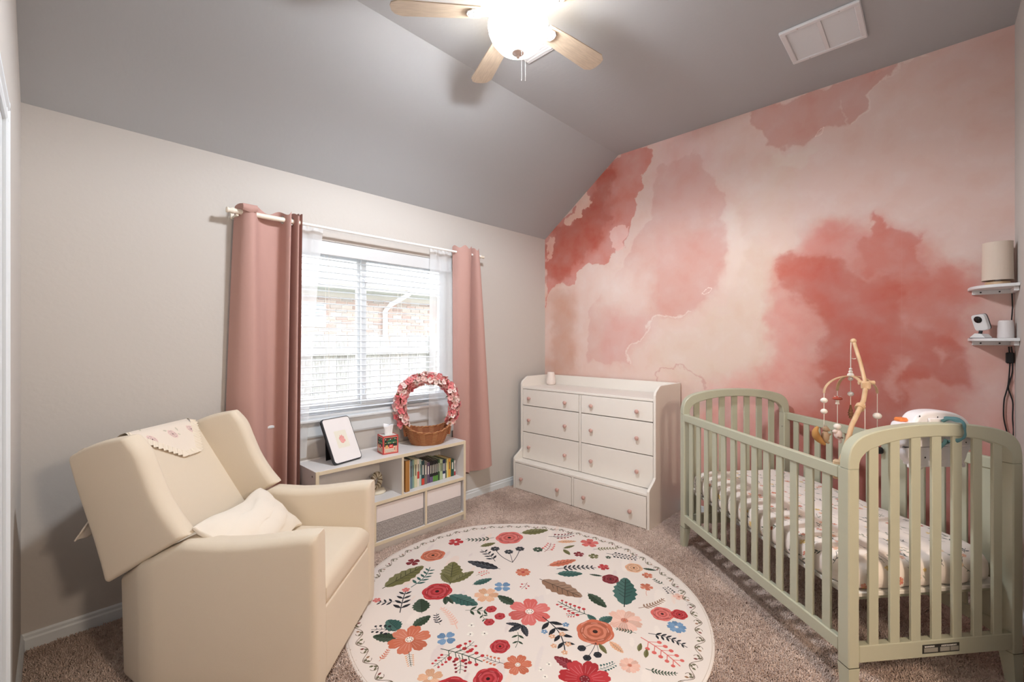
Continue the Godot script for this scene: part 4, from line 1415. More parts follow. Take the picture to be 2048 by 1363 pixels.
	var on_back := func(x: float, d: float, lift: float) -> Vector3:
		# d metres down the front of the backrest from its top edge, negative over the top and behind
		if d >= 0.0:
			var k := 1.0 - d / 0.651
			return Vector3(x, lerpf(0.40, 0.955, k), 0.42 - lerpf(0.615, 0.955, k)) + Vector3(0, 0.517, 0.856) * (0.051 + 0.012 * pow(maxf(sin(PI * k), 0.0), 0.6) + lift)
		var e := minf(-d, 0.10)
		var p := Vector3(x, 0.955, -0.535) + Vector3(0, 0.517, 0.856) * (0.051 + lift - e)
		return p + Vector3(0, 0.856, -0.517) * (0.004 + 0.012 * sin(PI * e / 0.10) + lift) - Vector3(0, maxf(-d - 0.10, 0.0), 0.02 * maxf(-d - 0.10, 0.0))
	var body := G.new()
	var rows := []
	var uvs := []
	for j in 15:
		var v := j / 14.0
		var r := PackedVector3Array()
		var ur := PackedVector2Array()
		for i in 21:
			var u := i / 20.0
			# a triangle: widest at the top edge, its rounded point hanging down to the right of the middle
			var d := lerpf(-0.30, 0.15, v)
			var half := 0.17 * clampf(1.0 - maxf(d, 0.0) / 0.19, 0.0, 1.0)
			var mid := 0.05 + 0.06 * maxf(d, 0.0) / 0.15
			r.append(on_back.call(mid + (u * 2 - 1) * half, d, 0.004))
			ur.append(Vector2(0.5 + (u - 0.5) * half / 0.17, v))
		rows.append(r)
		uvs.append(ur)
	body.grid(rows, false, false, uvs)
	part(cloth_t, "panel", body, lace)
	var ruf := G.new()
	var ra := PackedVector3Array()
	var rb := PackedVector3Array()
	var n2 := 120
	for i in n2 + 1:
		var s := i / float(n2)
		var d: float
		var x: float
		if s < 0.42:
			d = lerpf(-0.02, 0.15, s / 0.42)
			x = 0.05 + 0.06 * maxf(d, 0) / 0.15 - 0.17 * clampf(1.0 - maxf(d, 0.0) / 0.19, 0, 1)
		elif s < 0.58:
			d = 0.15
			x = lerpf(0.11 - 0.0358, 0.11 + 0.0358, (s - 0.42) / 0.16)
		else:
			d = lerpf(0.15, -0.02, (s - 0.58) / 0.42)
			x = 0.05 + 0.06 * maxf(d, 0) / 0.15 + 0.17 * clampf(1.0 - maxf(d, 0.0) / 0.19, 0, 1)
		var ox := -0.022 if s < 0.42 else (0.022 if s > 0.58 else 0.0)
		ra.append(on_back.call(x, d, 0.004))
		rb.append(on_back.call(x + ox, d + 0.028, 0.008 + 0.006 * sin(i * 1.5)))
	ruf.grid([ra, rb])
	part(cloth_t, "ruffle", ruf, mat(rgb(238, 226, 208), 0.95))
	var tail := G.new()
	tail.slab(func(a: float, b: float) -> Vector3: return Vector3(lerpf(-0.30, -0.24, a), lerpf(0.60, 0.74, b), -0.55 + 0.10 * b - 0.01 * sin(a * 6.0)), 0.06, 0.14, 0.003, 0.002, 5, 5)
	part(cloth_t, "hanging_corner", tail, lace)


func paint_lace() -> Image:
	var im := Image.create_empty(256, 256, false, Image.FORMAT_RGB8)
	im.fill(rgb(236, 224, 210))
	var rnd := RandomNumberGenerator.new()
	rnd.seed = 8
	for i in 26:
		var p := Vector2(rnd.randf() * 256, rnd.randf() * 256)
		print_small_leaf(im, p, p + Vector2(rnd.randf_range(-14, 14), rnd.randf_range(-14, 14)), 0.5, rgb(206, 198, 180))
	for i in 6:
		print_rose(im, Vector2(40 + (i % 3) * 88, 60 + (i / 3) * 140), 15, rgb(230, 200, 192), rnd)
	return im


# ---------------------------------------------------------------- changing dresser
func build_dresser() -> void:
	# local x runs along the wall from the window corner, local z points into the room
	var t := thing("changing_dresser", "cream changing table dresser with eight drawers and pink knobs", "dresser", Vector3(0, 0, 0.76), -PI / 2)
	# world x = -local z, world z = 0.76 + local x
	var m: Material = M.white_wood
	var back := 0.018
	var side := [Vector2(back, 0.004), Vector2(0.565, 0.004), Vector2(0.565, 0.285), Vector2(0.552, 0.302), Vector2(0.475, 0.350), Vector2(0.463, 0.365), Vector2(0.463, 0.975), Vector2(0.452, 1.0), Vector2(0.392, 1.038), Vector2(0.372, 1.043), Vector2(back, 1.043)]
	for s in [-1, 1]:
		var g := G.new()
		var x0: float = s * 0.68 if s < 0 else 0.66
		g.prism(PackedVector2Array(side), 0.0, 0.02, 0.002, Transform3D(Basis(Vector3(0, 0, 1), Vector3(0, 1, 0), Vector3(1, 0, 0)), Vector3(x0, 0, 0)))
		part(t, "side_panel", g, m)
	part(t, "back_panel", boxg(Vector3(0, 0.525, back + 0.008), Vector3(1.32, 1.03, 0.016), 0.002), m)
	part(t, "top", boxg(Vector3(0, 0.938, 0.245), Vector3(1.32, 0.02, 0.42), 0.003), m)
	part(t, "ledge", boxg(Vector3(0, 0.259, 0.50), Vector3(1.32, 0.02, 0.126), 0.003), m)
	part(t, "carcass", boxg(Vector3(0, 0.59, 0.22), Vector3(1.318, 0.66, 0.36), 0.0), m)
	part(t, "lower_carcass", boxg(Vector3(0, 0.13, 0.28), Vector3(1.318, 0.235, 0.48), 0.0), m)
	part(t, "centre_stile", boxg(Vector3(-0.002, 0.6, 0.43), Vector3(0.018, 0.65, 0.05), 0.001), m)
	part(t, "lower_stile", boxg(Vector3(-0.002, 0.13, 0.54), Vector3(0.018, 0.236, 0.045), 0.001), m)
	var kn := G.new()
	kn.lathe([Vector2(0.006, 0.0), Vector2(0.0065, 0.008), Vector2(0.008, 0.012), Vector2(0.0145, 0.017), Vector2(0.0165, 0.022), Vector2(0.0155, 0.027), Vector2(0.010, 0.031), Vector2(0.001, 0.032)], 16, Vector3.ZERO, 1, 1, Basis(Vector3(1, 0, 0), Vector3(0, 0, 1), Vector3(0, -1, 0)))
	var km := kn.mesh()
	var rows := [[0.775, 0.926, 0.458], [0.524, 0.771, 0.458], [0.272, 0.520, 0.458], [0.012, 0.246, 0.566]]
	var ky := [0.845, 0.642, 0.388, 0.115]
	for r in 4:
		for s in [0, 1]:
			var a := -0.657 if s == 0 else 0.010
			var b := -0.014 if s == 0 else 0.657
			var y0: float = rows[r][0]
			var y1: float = rows[r][1]
			var d := part(t, "drawer", boxg(Vector3((a + b) / 2, (y0 + y1) / 2, rows[r][2] - 0.010), Vector3(b - a - 0.004, y1 - y0 - 0.003, 0.018), 0.0015), m)
			for x in ([-0.567, -0.149] if s == 0 else [0.120, 0.533]):
				var k := part(d, "knob", km, M.knob, "pink round knob")
				k.position = Vector3(x, ky[r], rows[r][2] - 0.001)
	# the vase on top
	var vm := mat(rgb(240, 226, 218), 0.35)
	single("small_vase", latheg([Vector2(0.001, 0.002), Vector2(0.036, 0.0), Vector2(0.045, 0.012), Vector2(0.047, 0.03), Vector2(0.043, 0.07), Vector2(0.036, 0.11), Vector2(0.033, 0.124), Vector2(0.031, 0.126), Vector2(0.029, 0.124), Vector2(0.032, 0.1), Vector2(0.001, 0.03)], 28), vm, "small white ceramic vase on the dresser top", "vase", Vector3(-0.13, 0.948, 0.183))


# ---------------------------------------------------------------- bookcase
func build_bookcase() -> void:
	var t := thing("low_bookcase", "low white bookcase with birch edges under the window", "bookcase", Vector3(-1.92, 0, 0.17))
	var m: Material = M.white_board
	var hz := 0.153
	var board := func(called: String, c: Vector3, s: Vector3, edge := true) -> void:
		var o := part(t, called, boxg(c - Vector3(0, 0, 0.002), s - Vector3(0, 0, 0.004), 0.001), m)
		if edge:
			part(o, "edge_band", boxg(Vector3(c.x, c.y, c.z + s.z / 2 - 0.002), Vector3(s.x, s.y, 0.004), 0.001), M.birch, "birch coloured edge")
	for s in [-1, 1]:
		board.call("side_panel", Vector3(s * 0.560, 0.309, 0), Vector3(0.020, 0.612, 2 * hz))
		part(t, "screw_cap", ballg(Vector3(s * 0.5705, 0.58, hz - 0.05), Vector3(0.0015, 0.006, 0.006), 8, 5), M.charcoal)
	board.call("top", Vector3(0, 0.6025, 0), Vector3(1.10, 0.022, 2 * hz))
	board.call("shelf", Vector3(0, 0.328, 0), Vector3(1.10, 0.022, 2 * hz))
	board.call("bottom", Vector3(0, 0.064, 0), Vector3(1.10, 0.022, 2 * hz))
	part(t, "plinth", boxg(Vector3(0, 0.028, hz - 0.03), Vector3(1.10, 0.05, 0.016), 0.001), m)
	part(t, "back_panel", boxg(Vector3(0, 0.32, -hz + 0.004), Vector3(1.10, 0.60, 0.006)), m)
	board.call("divider", Vector3(0.015, 0.465, 0), Vector3(0.016, 0.252, 2 * hz - 0.004))
	for x in [0.205, -0.19]:
		board.call("divider", Vector3(x, 0.196, 0), Vector3(0.016, 0.242, 2 * hz - 0.004))
	# fabric bins
	var grey := mat(Color.WHITE, 0.9)
	var im := noise(0.02, 71, 4).get_seamless_image(256, 256)
	grey.albedo_texture = ramp_tex(0.03, 71, rgb(142, 136, 133), rgb(182, 176, 174), 256, 5)
	grey.uv1_triplanar = true
	grey.uv1_scale = Vector3(22, 7, 22)
	var white := bump(mat(rgb(232, 224, 222), 0.9), noise_tex(0.2, 72, 128, 2), 0.03, 8.0)
	var k := 0
	for e in [[0.378, "grey and white fabric bin in the bookcase below the books"], [0.008, "grey and white fabric bin partly hidden behind the armchair arm"]]:
		var w := 0.31 if k == 0 else 0.365
		if k == 2:
			w = 0.34
		var b := thing("fabric_bin", e[1], "bin", Vector3(-1.92 + e[0], 0.0755, 0.17), 0.0, "fabric bins in the bookcase")
		part(b, "upper_front", boxg(Vector3(0, 0.175, hz - 0.02), Vector3(w, 0.108, 0.012), 0.003), white)
		part(b, "lower_front", boxg(Vector3(0, 0.060, hz - 0.02), Vector3(w, 0.118, 0.012), 0.003), grey)
		part(b, "body", boxg(Vector3(0, 0.112, -0.01), Vector3(w, 0.222, 0.24), 0.004), white)
		k += 1
	# books
	var hard := [[-1.872, -1.838, 0.555, rgb(168, 118, 58), 0.3], [-1.838, -1.828, 0.552, rgb(226, 222, 212), 0.29], [-1.828, -1.815, 0.553, rgb(26, 26, 30), 0.27], [-1.815, -1.791, 0.536, rgb(98, 124, 138), 0.265], [-1.791, -1.775, 0.538, rgb(136, 168, 152), 0.26],
		[-1.775, -1.749, 0.538, rgb(206, 204, 168), 0.26], [-1.749, -1.729, 0.535, rgb(226, 218, 204), 0.258], [-1.729, -1.711, 0.528, rgb(168, 196, 188), 0.256], [-1.711, -1.684, 0.516, rgb(34, 66, 72), 0.256], [-1.684, -1.659, 0.508, rgb(118, 110, 106), 0.254],
		[-1.659, -1.634, 0.492, rgb(96, 76, 104), 0.25], [-1.634, -1.620, 0.494, rgb(24, 24, 26), 0.25], [-1.620, -1.607, 0.494, rgb(30, 28, 32), 0.25], [-1.607, -1.593, 0.494, rgb(22, 22, 24), 0.25], [-1.593, -1.578, 0.494, rgb(28, 28, 30), 0.25], [-1.578, -1.560, 0.495, rgb(22, 24, 24), 0.25],
		[-1.560, -1.543, 0.497, rgb(52, 78, 46), 0.25], [-1.543, -1.516, 0.491, rgb(176, 194, 152), 0.25], [-1.516, -1.489, 0.482, rgb(34, 44, 78), 0.248], [-1.489, -1.476, 0.482, rgb(92, 104, 96), 0.247], [-1.476, -1.460, 0.484, rgb(222, 206, 128), 0.246], [-1.460, -1.434, 0.482, rgb(220, 164, 70), 0.245],
		[-1.434, -1.402, 0.470, rgb(38, 82, 66), 0.244], [-1.402, -1.385, 0.456, rgb(226, 214, 210), 0.242]]
	var say := ["tall golden brown", "tall thin off white", "tall thin black", "tall slate blue", "tall pale teal", "tall cream and green", "tall off white, red patched", "pale mint", "dark teal, red footed", "warm grey",
		"purple", "thin black, purple footed", "thin black, purple footed", "thin black, green footed", "thin black, green footed", "black, green footed", "forest green", "pale green", "navy blue", "grey green", "pale yellow", "golden yellow", "dark green", "white and red"]
	var tint := {6: rgb(190, 62, 54), 8: rgb(206, 66, 52), 11: rgb(120, 96, 140), 12: rgb(120, 96, 140), 13: rgb(96, 150, 66), 14: rgb(96, 150, 66), 15: rgb(96, 150, 66), 18: rgb(230, 230, 232), 23: rgb(170, 48, 50)}
	var pages := mat(rgb(236, 228, 210), 0.9)
	for i in hard.size():
		var b: Array = hard[i]
		var w: float = b[1] - b[0] - 0.0012
		var y0 := 0.3395
		var h: float = b[2] - y0
		var dz := 0.16
		var nm := "%s book standing on the bookcase shelf" % say[i]
		if i >= 11 and i <= 15:
			nm = ["thin black book with a purple foot, right beside the purple book", "thin black book with a purple foot, touching a green footed one", "thin black book with a green foot, touching a purple footed one", "thin black book with a green foot, between two green footed books", "black book with a green foot, right beside the forest green book"][i - 11]
		var o := thing("book", nm, "book", Vector3((b[0] + b[1]) / 2, y0, b[4] - dz / 2), 0.0, "books in the bookcase")
		var cm := mat(b[3], 0.55)
		var cg := G.new()
		cg.box(Vector3(0, h / 2, dz / 2 - 0.001), Vector3(w, h, 0.002), 0.0007)
		for s in [-1, 1]:
			cg.box(Vector3(s * (w / 2 - 0.001), h / 2, 0), Vector3(0.002, h, dz - 0.002), 0.0004)
		part(o, "cover", cg, cm)
		part(o, "pages", boxg(Vector3(0, h / 2, -0.001), Vector3(maxf(w - 0.004, 0.002), h - 0.006, dz - 0.006)), pages)
		if tint.has(i):
			part(o, "spine_band", boxg(Vector3(0, h * (0.14 if i != 6 else 0.42), dz / 2 + 0.0002), Vector3(w * 0.9, h * 0.26, 0.0006)), mat(tint[i], 0.6))
		if i >= 3 and i != 20 and w > 0.009:
			var pale: Color = rgb(232, 228, 216) if b[3].get_luminance() < 0.45 else rgb(96, 92, 84)
			part(o, "spine_title", boxg(Vector3(0, h * 0.62, dz / 2 + 0.0002), Vector3(w * 0.34, h * 0.40, 0.0005)), mat(pale, 0.7))
	# ring ornament in the left cubby
	var wr := thing("woven_ring", "beige woven ring ornament on a round stand in the bookcase cubby", "ornament", Vector3(-2.008, 0.339, 0.15), 0.5)
	part(wr, "stand", latheg([Vector2(0.001, 0.0), Vector2(0.06, 0.0), Vector2(0.064, 0.008), Vector2(0.05, 0.026), Vector2(0.001, 0.03)], 24), mat(rgb(232, 222, 202), 0.7))
	var pts := []
	for i in 40:
		var an := TAU * i / 40
		pts.append(Vector3(cos(an) * 0.046, 0.078 + sin(an) * 0.046, 0))
	part(wr, "ring", tubeg(pts, 0.014, 10, true), mat(rgb(178, 164, 142), 0.95))
	for k2 in 3:
		var q := []
		for i in 120:
			var an := TAU * i / 120
			var ph := an * 9.0 + TAU * k2 / 3
			var rr := 0.046 + 0.0145 * cos(ph)
			q.append(Vector3(cos(an) * rr, 0.078 + sin(an) * rr, 0.0145 * sin(ph)))
		part(wr, "strand", tubeg(q, 0.004, 6, true), mat([rgb(206, 194, 170), rgb(140, 122, 100), rgb(222, 212, 194)][k2], 0.95))

# ---------------------------------------------------------------- ceiling fan with its lamp
func build_fan() -> void:
	var c := Vector3(-2.0387, HIGH, 1.5145)
	var t := thing("ceiling_fan", "five blade ceiling fan with pale wood blades and a glowing bowl lamp", "ceiling fan", c)
	part(t, "canopy", latheg([Vector2(0.001, -0.001), Vector2(0.078, -0.001), Vector2(0.082, -0.012), Vector2(0.075, -0.035), Vector2(0.06, -0.05), Vector2(0.001, -0.05)], 32), M.fan_white)
	part(t, "motor_housing", latheg([Vector2(0.001, -0.045), Vector2(0.07, -0.045), Vector2(0.105, -0.058), Vector2(0.118, -0.08), Vector2(0.118, -0.115), Vector2(0.10, -0.135), Vector2(0.075, -0.142), Vector2(0.001, -0.142)], 36), M.fan_white)
	part(t, "lamp_pan", latheg([Vector2(0.001, -0.142), Vector2(0.06, -0.142), Vector2(0.080, -0.152), Vector2(0.090, -0.164), Vector2(0.085, -0.172), Vector2(0.001, -0.174)], 32), M.fan_white)
	var glow := mat(rgb(255, 246, 232), 0.5)
	glow.emission_enabled = true
	glow.emission = rgb(255, 246, 234)
	glow.emission_energy_multiplier = 3.0
	part(t, "lamp_bowl", latheg([Vector2(0.126, -0.184), Vector2(0.138, -0.192), Vector2(0.142, -0.21), Vector2(0.137, -0.24), Vector2(0.122, -0.275), Vector2(0.095, -0.307), Vector2(0.06, -0.327), Vector2(0.03, -0.336), Vector2(0.001, -0.338)], 40), glow, "glowing frosted glass bowl")
	part(t, "finial", latheg([Vector2(0.001, -0.332), Vector2(0.027, -0.334), Vector2(0.028, -0.338), Vector2(0.019, -0.343), Vector2(0.014, -0.347), Vector2(0.007, -0.350), Vector2(0.008, -0.355), Vector2(0.006, -0.360), Vector2(0.001, -0.361)], 20), M.nickel)
	for x in [-0.006, 0.006]:
		var ch := G.new()
		for i in 24:
			ch.ball(Vector3(x, -0.345 - i * 0.0058, 0.035 + x), Vector3.ONE * 0.0019, 6, 4)
		part(t, "pull_chain", ch, M.fan_white)
	# blades lie in local xz with their length along x
	var o := PackedVector2Array([Vector2(0.175, -0.046), Vector2(0.30, -0.054), Vector2(0.545, -0.063), Vector2(0.578, -0.045), Vector2(0.588, -0.02), Vector2(0.588, 0.02), Vector2(0.578, 0.045), Vector2(0.545, 0.063), Vector2(0.30, 0.054), Vector2(0.175, 0.046)])
	var bg := G.new()
	bg.prism(o, -0.003, 0.003, 0.001, Transform3D(Basis(Vector3(1, 0, 0), Vector3(0, 0, 1), Vector3(0, -1, 0)), Vector3.ZERO))
	var bm := bg.mesh()
	var ig := G.new()
	ig.prism(PackedVector2Array([Vector2(0.09, -0.018), Vector2(0.16, -0.014), Vector2(0.185, -0.032), Vector2(0.215, -0.034), Vector2(0.235, -0.022), Vector2(0.242, 0.0), Vector2(0.235, 0.022), Vector2(0.215, 0.034), Vector2(0.185, 0.032), Vector2(0.16, 0.014), Vector2(0.09, 0.018)]), 0.004, 0.010, 0.002, Transform3D(Basis(Vector3(1, 0, 0), Vector3(0, 0, 1), Vector3(0, -1, 0)), Vector3.ZERO))
	var im := ig.mesh()
	for k in 5:
		var an := deg_to_rad(-138.0 + 72.0 * k)
		var bl := part(t, "blade", bm, M.blade)
		bl.transform = Transform3D(Basis(Vector3.UP, -an) * Basis(Vector3.RIGHT, -0.16), Vector3(0, -0.154, 0))
		var iron := part(bl, "blade_iron", im, M.fan_white)
		for p in [Vector3(0.205, -0.0105, -0.016), Vector3(0.205, -0.0105, 0.016), Vector3(0.228, -0.0105, 0.0)]:
			part(bl, "screw", ballg(p, Vector3(0.004, 0.0015, 0.004), 8, 4), M.metal)
	var lamp := OmniLight3D.new()
	lamp.name = "fan_lamp_light"
	lamp.position = c + Vector3(0, -0.206, 0)
	lamp.light_color = Color(0.93, 0.96, 0.99)
	lamp.light_energy = 0.27
	lamp.light_size = 0.035
	lamp.omni_range = 12.0
	lamp.omni_attenuation = 2.0
	lamp.shadow_enabled = true
	add_child(lamp)
	var down := SpotLight3D.new()
	down.name = "fan_lamp_downlight"
	down.position = c + Vector3(0, -0.24, 0)
	down.rotation.x = -PI / 2
	down.light_color = lamp.light_color
	down.light_energy = 1.3
	down.light_size = 0.11
	down.spot_range = 12.0
	down.spot_attenuation = 2.0
	down.spot_angle = 88.0
	down.spot_angle_attenuation = 0.35
	down.shadow_enabled = true
	add_child(down)


# ---------------------------------------------------------------- unseen fill lamp, added to brighten the sides facing the camera
func build_fill_lamp() -> void:
	var at := Vector3(-2.80, 2.44, 4.05)
	var t := thing("added_fill_lamp", "unseen globe lamp added as fill for the sides facing the camera", "lamp", at)
	part(t, "canopy", latheg([Vector2(0.001, -0.001), Vector2(0.06, -0.001), Vector2(0.055, -0.02), Vector2(0.001, -0.025)], 24), M.fan_white)
	part(t, "stem", tubeg([Vector3(0, -0.02, 0), Vector3(0, -0.34, 0)], 0.006, 8), M.metal)
	var glow := mat(rgb(255, 246, 232), 0.5)
	glow.emission_enabled = true
	glow.emission = rgb(255, 226, 196)
	glow.emission_energy_multiplier = 3.0
	part(t, "lamp_globe", ballg(Vector3(0, -0.47, 0), Vector3.ONE * 0.16, 28, 18), glow)
	var lamp := OmniLight3D.new()
	lamp.name = "fill_lamp_light"
	lamp.position = at + Vector3(0, -0.47, 0)
	lamp.light_color = Color(1.0, 0.92, 0.83)
	lamp.light_energy = 0.95
	lamp.light_size = 0.14
	lamp.omni_range = 12.0
	lamp.omni_attenuation = 2.0
	lamp.shadow_enabled = true
	add_child(lamp)


# ---------------------------------------------------------------- ceiling grilles
func build_vents() -> void:
	var t := thing("return_air_grille", "large white two bank louvered ceiling grille above the mural wall", "vent", Vector3(-0.624, HIGH, 2.487))
	var hx := 0.179
	var hz := 0.176
	var m := mat(rgb(226, 226, 228), 0.5)
	for s in [-1, 1]:
		part(t, "frame_side", boxg(Vector3(s * (hx - 0.014), -0.008, 0), Vector3(0.028, 0.016, 2 * hz), 0.004), m)
		part(t, "frame_side", boxg(Vector3(0, -0.008, s * (hz - 0.014)), Vector3(2 * hx - 0.056, 0.016, 0.028), 0.004), m)
	part(t, "divider", boxg(Vector3(0, -0.007, 0), Vector3(2 * hx - 0.056, 0.014, 0.02), 0.002), m)
	part(t, "duct_backing", boxg(Vector3(0, -0.001, 0), Vector3(2 * hx - 0.05, 0.002, 2 * hz - 0.05)), mat(rgb(120, 120, 122), 0.9))
	var lg := boxg(Vector3.ZERO, Vector3(0.013, 0.0016, hz - 0.040)).mesh()
	for s in [-1, 1]:
		for i in 22:
			var l := part(t, "louver", lg, m)
			l.position = Vector3(-hx + 0.036 + i * 0.01365, -0.008, s * (hz - 0.018) / 2.0)
			l.rotation.z = -0.6
	for e in [[-1, -1], [-1, 1], [1, -1], [1, 1]]:
		part(t, "screw", ballg(Vector3(e[0] * (hx - 0.012), -0.0165, e[1] * 0.09), Vector3(0.004, 0.0015, 0.004), 8, 4), M.metal)
	var r := thing("supply_register", "small white ceiling register beside the fan lamp", "vent", Vector3(-1.652, HIGH, 1.279))
	for s in [-1, 1]:
		part(r, "frame_side", boxg(Vector3(s * 0.086, -0.005, 0), Vector3(0.024, 0.010, 0.25), 0.003), m)
		part(r, "frame_side", boxg(Vector3(0, -0.005, s * 0.113), Vector3(0.148, 0.010, 0.024), 0.003), m)
	part(r, "duct_backing", boxg(Vector3(0, -0.001, 0), Vector3(0.15, 0.002, 0.21)), mat(rgb(90, 90, 92), 0.9))
	for i in 8:
		var l := part(r, "louver", boxg(Vector3.ZERO, Vector3(0.017, 0.0016, 0.20)), m)
		l.position = Vector3(-0.066 + i * 0.0188, -0.008, 0)
		l.rotation.z = -0.5
	part(r, "damper_lever", boxg(Vector3(0.074, -0.012, 0.06), Vector3(0.006, 0.008, 0.02), 0.001), m)


# ---------------------------------------------------------------- corner shelves and what stands on them
func build_shelf_corner() -> void:
	var outline := PackedVector2Array([Vector2(0, 0)])
	for i in 17:
		var an := PI / 2 * i / 16
		outline.append(Vector2(0.174 * pow(maxf(cos(an), 0.0), 0.75), 0.207 * pow(maxf(sin(an), 0.0), 0.75)))
	for e in [[1.659, "white corner wall shelf holding the drum shade lamp"], [1.381, "white corner wall shelf holding the baby monitor"]]:
		var t := thing("corner_shelf", e[1], "shelf", Vector3(-0.0015, e[0], NEAR - 0.001), 0.0, "white corner shelves")
		# outline x runs back along the mural (-z), outline y into the room (-x)
		var g := G.new()
		g.prism(outline, 0.0, 0.016, 0.002, Transform3D(Basis(Vector3(0, 0, -1), Vector3(-1, 0, 0), Vector3(0, 1, 0)), Vector3.ZERO))
		part(t, "plank", g, M.white_plastic)
		part(t, "cleat", boxg(Vector3(-0.009, -0.011, -0.082), Vector3(0.018, 0.022, 0.152), 0.002), M.white_plastic)
		part(t, "cleat", boxg(Vector3(-0.11, -0.011, -0.009), Vector3(0.15, 0.022, 0.018), 0.002), M.white_plastic)
		for z in [-0.125, -0.055]:
			part(t, "screw_hole", ballg(Vector3(-0.0185, -0.011, z), Vector3(0.001, 0.004, 0.004), 8, 5), M.charcoal)
	# lamp
	var lamp := thing("drum_lamp", "small table lamp with a beige drum shade and wooden foot", "lamp", Vector3(-0.098, 1.675, 3.168))
	part(lamp, "foot", latheg([Vector2(0.001, 0.0), Vector2(0.046, 0.0), Vector2(0.047, 0.003), Vector2(0.047, 0.016), Vector2(0.044, 0.019), Vector2(0.001, 0.019)], 28), M.beech)
	part(lamp, "stem", latheg([Vector2(0.012, 0.018), Vector2(0.012, 0.06), Vector2(0.001, 0.06)], 14), M.white_plastic)
	var shade := bump(mat(rgb(222, 204, 188), 0.95), noise_tex(0.3, 81, 128, 2), 0.04, 8.0)
	part(lamp, "shade", latheg([Vector2(0.0585, 0.026), Vector2(0.0595, 0.026), Vector2(0.0582, 0.03), Vector2(0.0572, 0.12), Vector2(0.0562, 0.222), Vector2(0.0572, 0.226), Vector2(0.0555, 0.226), Vector2(0.0562, 0.12), Vector2(0.0575, 0.026)], 36), shade, "beige linen drum shade")
	# baby monitor camera
	var cam := thing("baby_monitor", "white baby monitor camera with a round black lens", "camera", Vector3(-0.098, 1.397, 3.108), -2.25)
	var foot := G.new()
	foot.prism(PackedVector2Array([Vector2(-0.034, 0.0), Vector2(0.034, 0.0), Vector2(0.034, 0.004), Vector2(0.018, 0.022), Vector2(-0.012, 0.026), Vector2(-0.034, 0.006)]), -0.026, 0.026, 0.003)
	part(cam, "foot", foot, M.white_plastic)
	part(cam, "foot_pad", boxg(Vector3(0, 0.001, 0), Vector3(0.07, 0.003, 0.056), 0.001), M.black)
	part(cam, "neck", tubeg([Vector3(-0.004, 0.022, 0), Vector3(0.0, 0.04, 0)], 0.008, 10), M.charcoal)
	var head := G.new()
	var hb := Basis.from_euler(Vector3(0.25, 0.0, 0.10))
	var hp := PackedVector2Array()
	for i in 24:
		var an := TAU * i / 24
		hp.append(Vector2(signf(cos(an)) * pow(absf(cos(an)), 0.35) * 0.031, signf(sin(an)) * pow(absf(sin(an)), 0.35) * 0.044))
	head.prism(hp, -0.010, 0.012, 0.003, Transform3D(hb, Vector3(0.0, 0.085, 0)))
	var hd := part(cam, "head", head, M.white_plastic)
	var rim := G.new()
	rim.prism(hp, -0.014, -0.010, 0.001, Transform3D(hb, Vector3(0.0, 0.085, 0)))
	part(hd, "back_cover", rim, M.charcoal)
	var lens := G.new()
	lens.lathe([Vector2(0.018, 0.010), Vector2(0.0185, 0.014), Vector2(0.016, 0.0165), Vector2(0.001, 0.018)], 24, Vector3(0.0, 0.085, 0) + hb * Vector3(0, 0.018, 0), 1, 1, hb * Basis(Vector3(1, 0, 0), Vector3(0, 0, 1), Vector3(0, -1, 0)))
	part(hd, "lens", lens, mat(rgb(12, 12, 14), 0.15))
	single("sound_machine", latheg([Vector2(0.001, 0.0), Vector2(0.028, 0.0), Vector2(0.031, 0.004), Vector2(0.0305, 0.05), Vector2(0.028, 0.086), Vector2(0.024, 0.094), Vector2(0.014, 0.092), Vector2(0.001, 0.090)], 28), mat(rgb(236, 228, 226), 0.45), "squat white canister beside the baby monitor", "canister", Vector3(-0.07, 1.397, 3.199))
	# cords
	var cord := thing("power_cords", "black power cords with an adapter hanging in the corner below the shelves", "cord", Vector3(-0.014, 0.85, 3.21))
	var o := -cord.position
	part(cord, "lamp_cord", tubeg([Vector3(-0.012, 1.635, 3.226) + o, Vector3(-0.014, 1.56, 3.228) + o, Vector3(-0.012, 1.48, 3.224) + o, Vector3(-0.012, 1.40, 3.227) + o], 0.0028, 6), M.black)
	part(cord, "adapter", boxg(Vector3(-0.020, 1.292, 3.218) + o, Vector3(0.024, 0.058, 0.030), 0.004), M.black)
	var pa := []
	for p in [Vector3(-0.02, 1.352, 3.214), Vector3(-0.02, 1.32, 3.216), Vector3(-0.02, 1.265, 3.218), Vector3(-0.014, 1.20, 3.216), Vector3(-0.012, 1.146, 3.212), Vector3(-0.012, 1.10, 3.204), Vector3(-0.012, 1.064, 3.198), Vector3(-0.012, 1.00, 3.196), Vector3(-0.012, 0.957, 3.198), Vector3(-0.012, 0.90, 3.207), Vector3(-0.012, 0.85, 3.216)]:
		pa.append(p + o)
	part(cord, "cable", tubeg(smooth_path(pa), 0.003, 6), M.black)
	pa = []
	for p in [Vector3(-0.026, 1.352, 3.222), Vector3(-0.028, 1.30, 3.226), Vector3(-0.026, 1.22, 3.226), Vector3(-0.014, 1.17, 3.219), Vector3(-0.012, 1.13, 3.213), Vector3(-0.012, 1.09, 3.222), Vector3(-0.014, 1.05, 3.229), Vector3(-0.016, 0.97, 3.228), Vector3(-0.018, 0.90, 3.231), Vector3(-0.014, 0.85, 3.227)]:
		pa.append(p + o)
	part(cord, "cable", tubeg(smooth_path(pa), 0.003, 6), M.black)
	pa = []
	for i in 16:
		pa.append(Vector3(-0.034 + 0.004 * sin(i * 1.7), 1.26 - i * 0.027, 3.232) + o)
	part(cord, "pale_cable", tubeg(smooth_path(pa), 0.0013, 5), mat(rgb(228, 190, 184), 0.6))


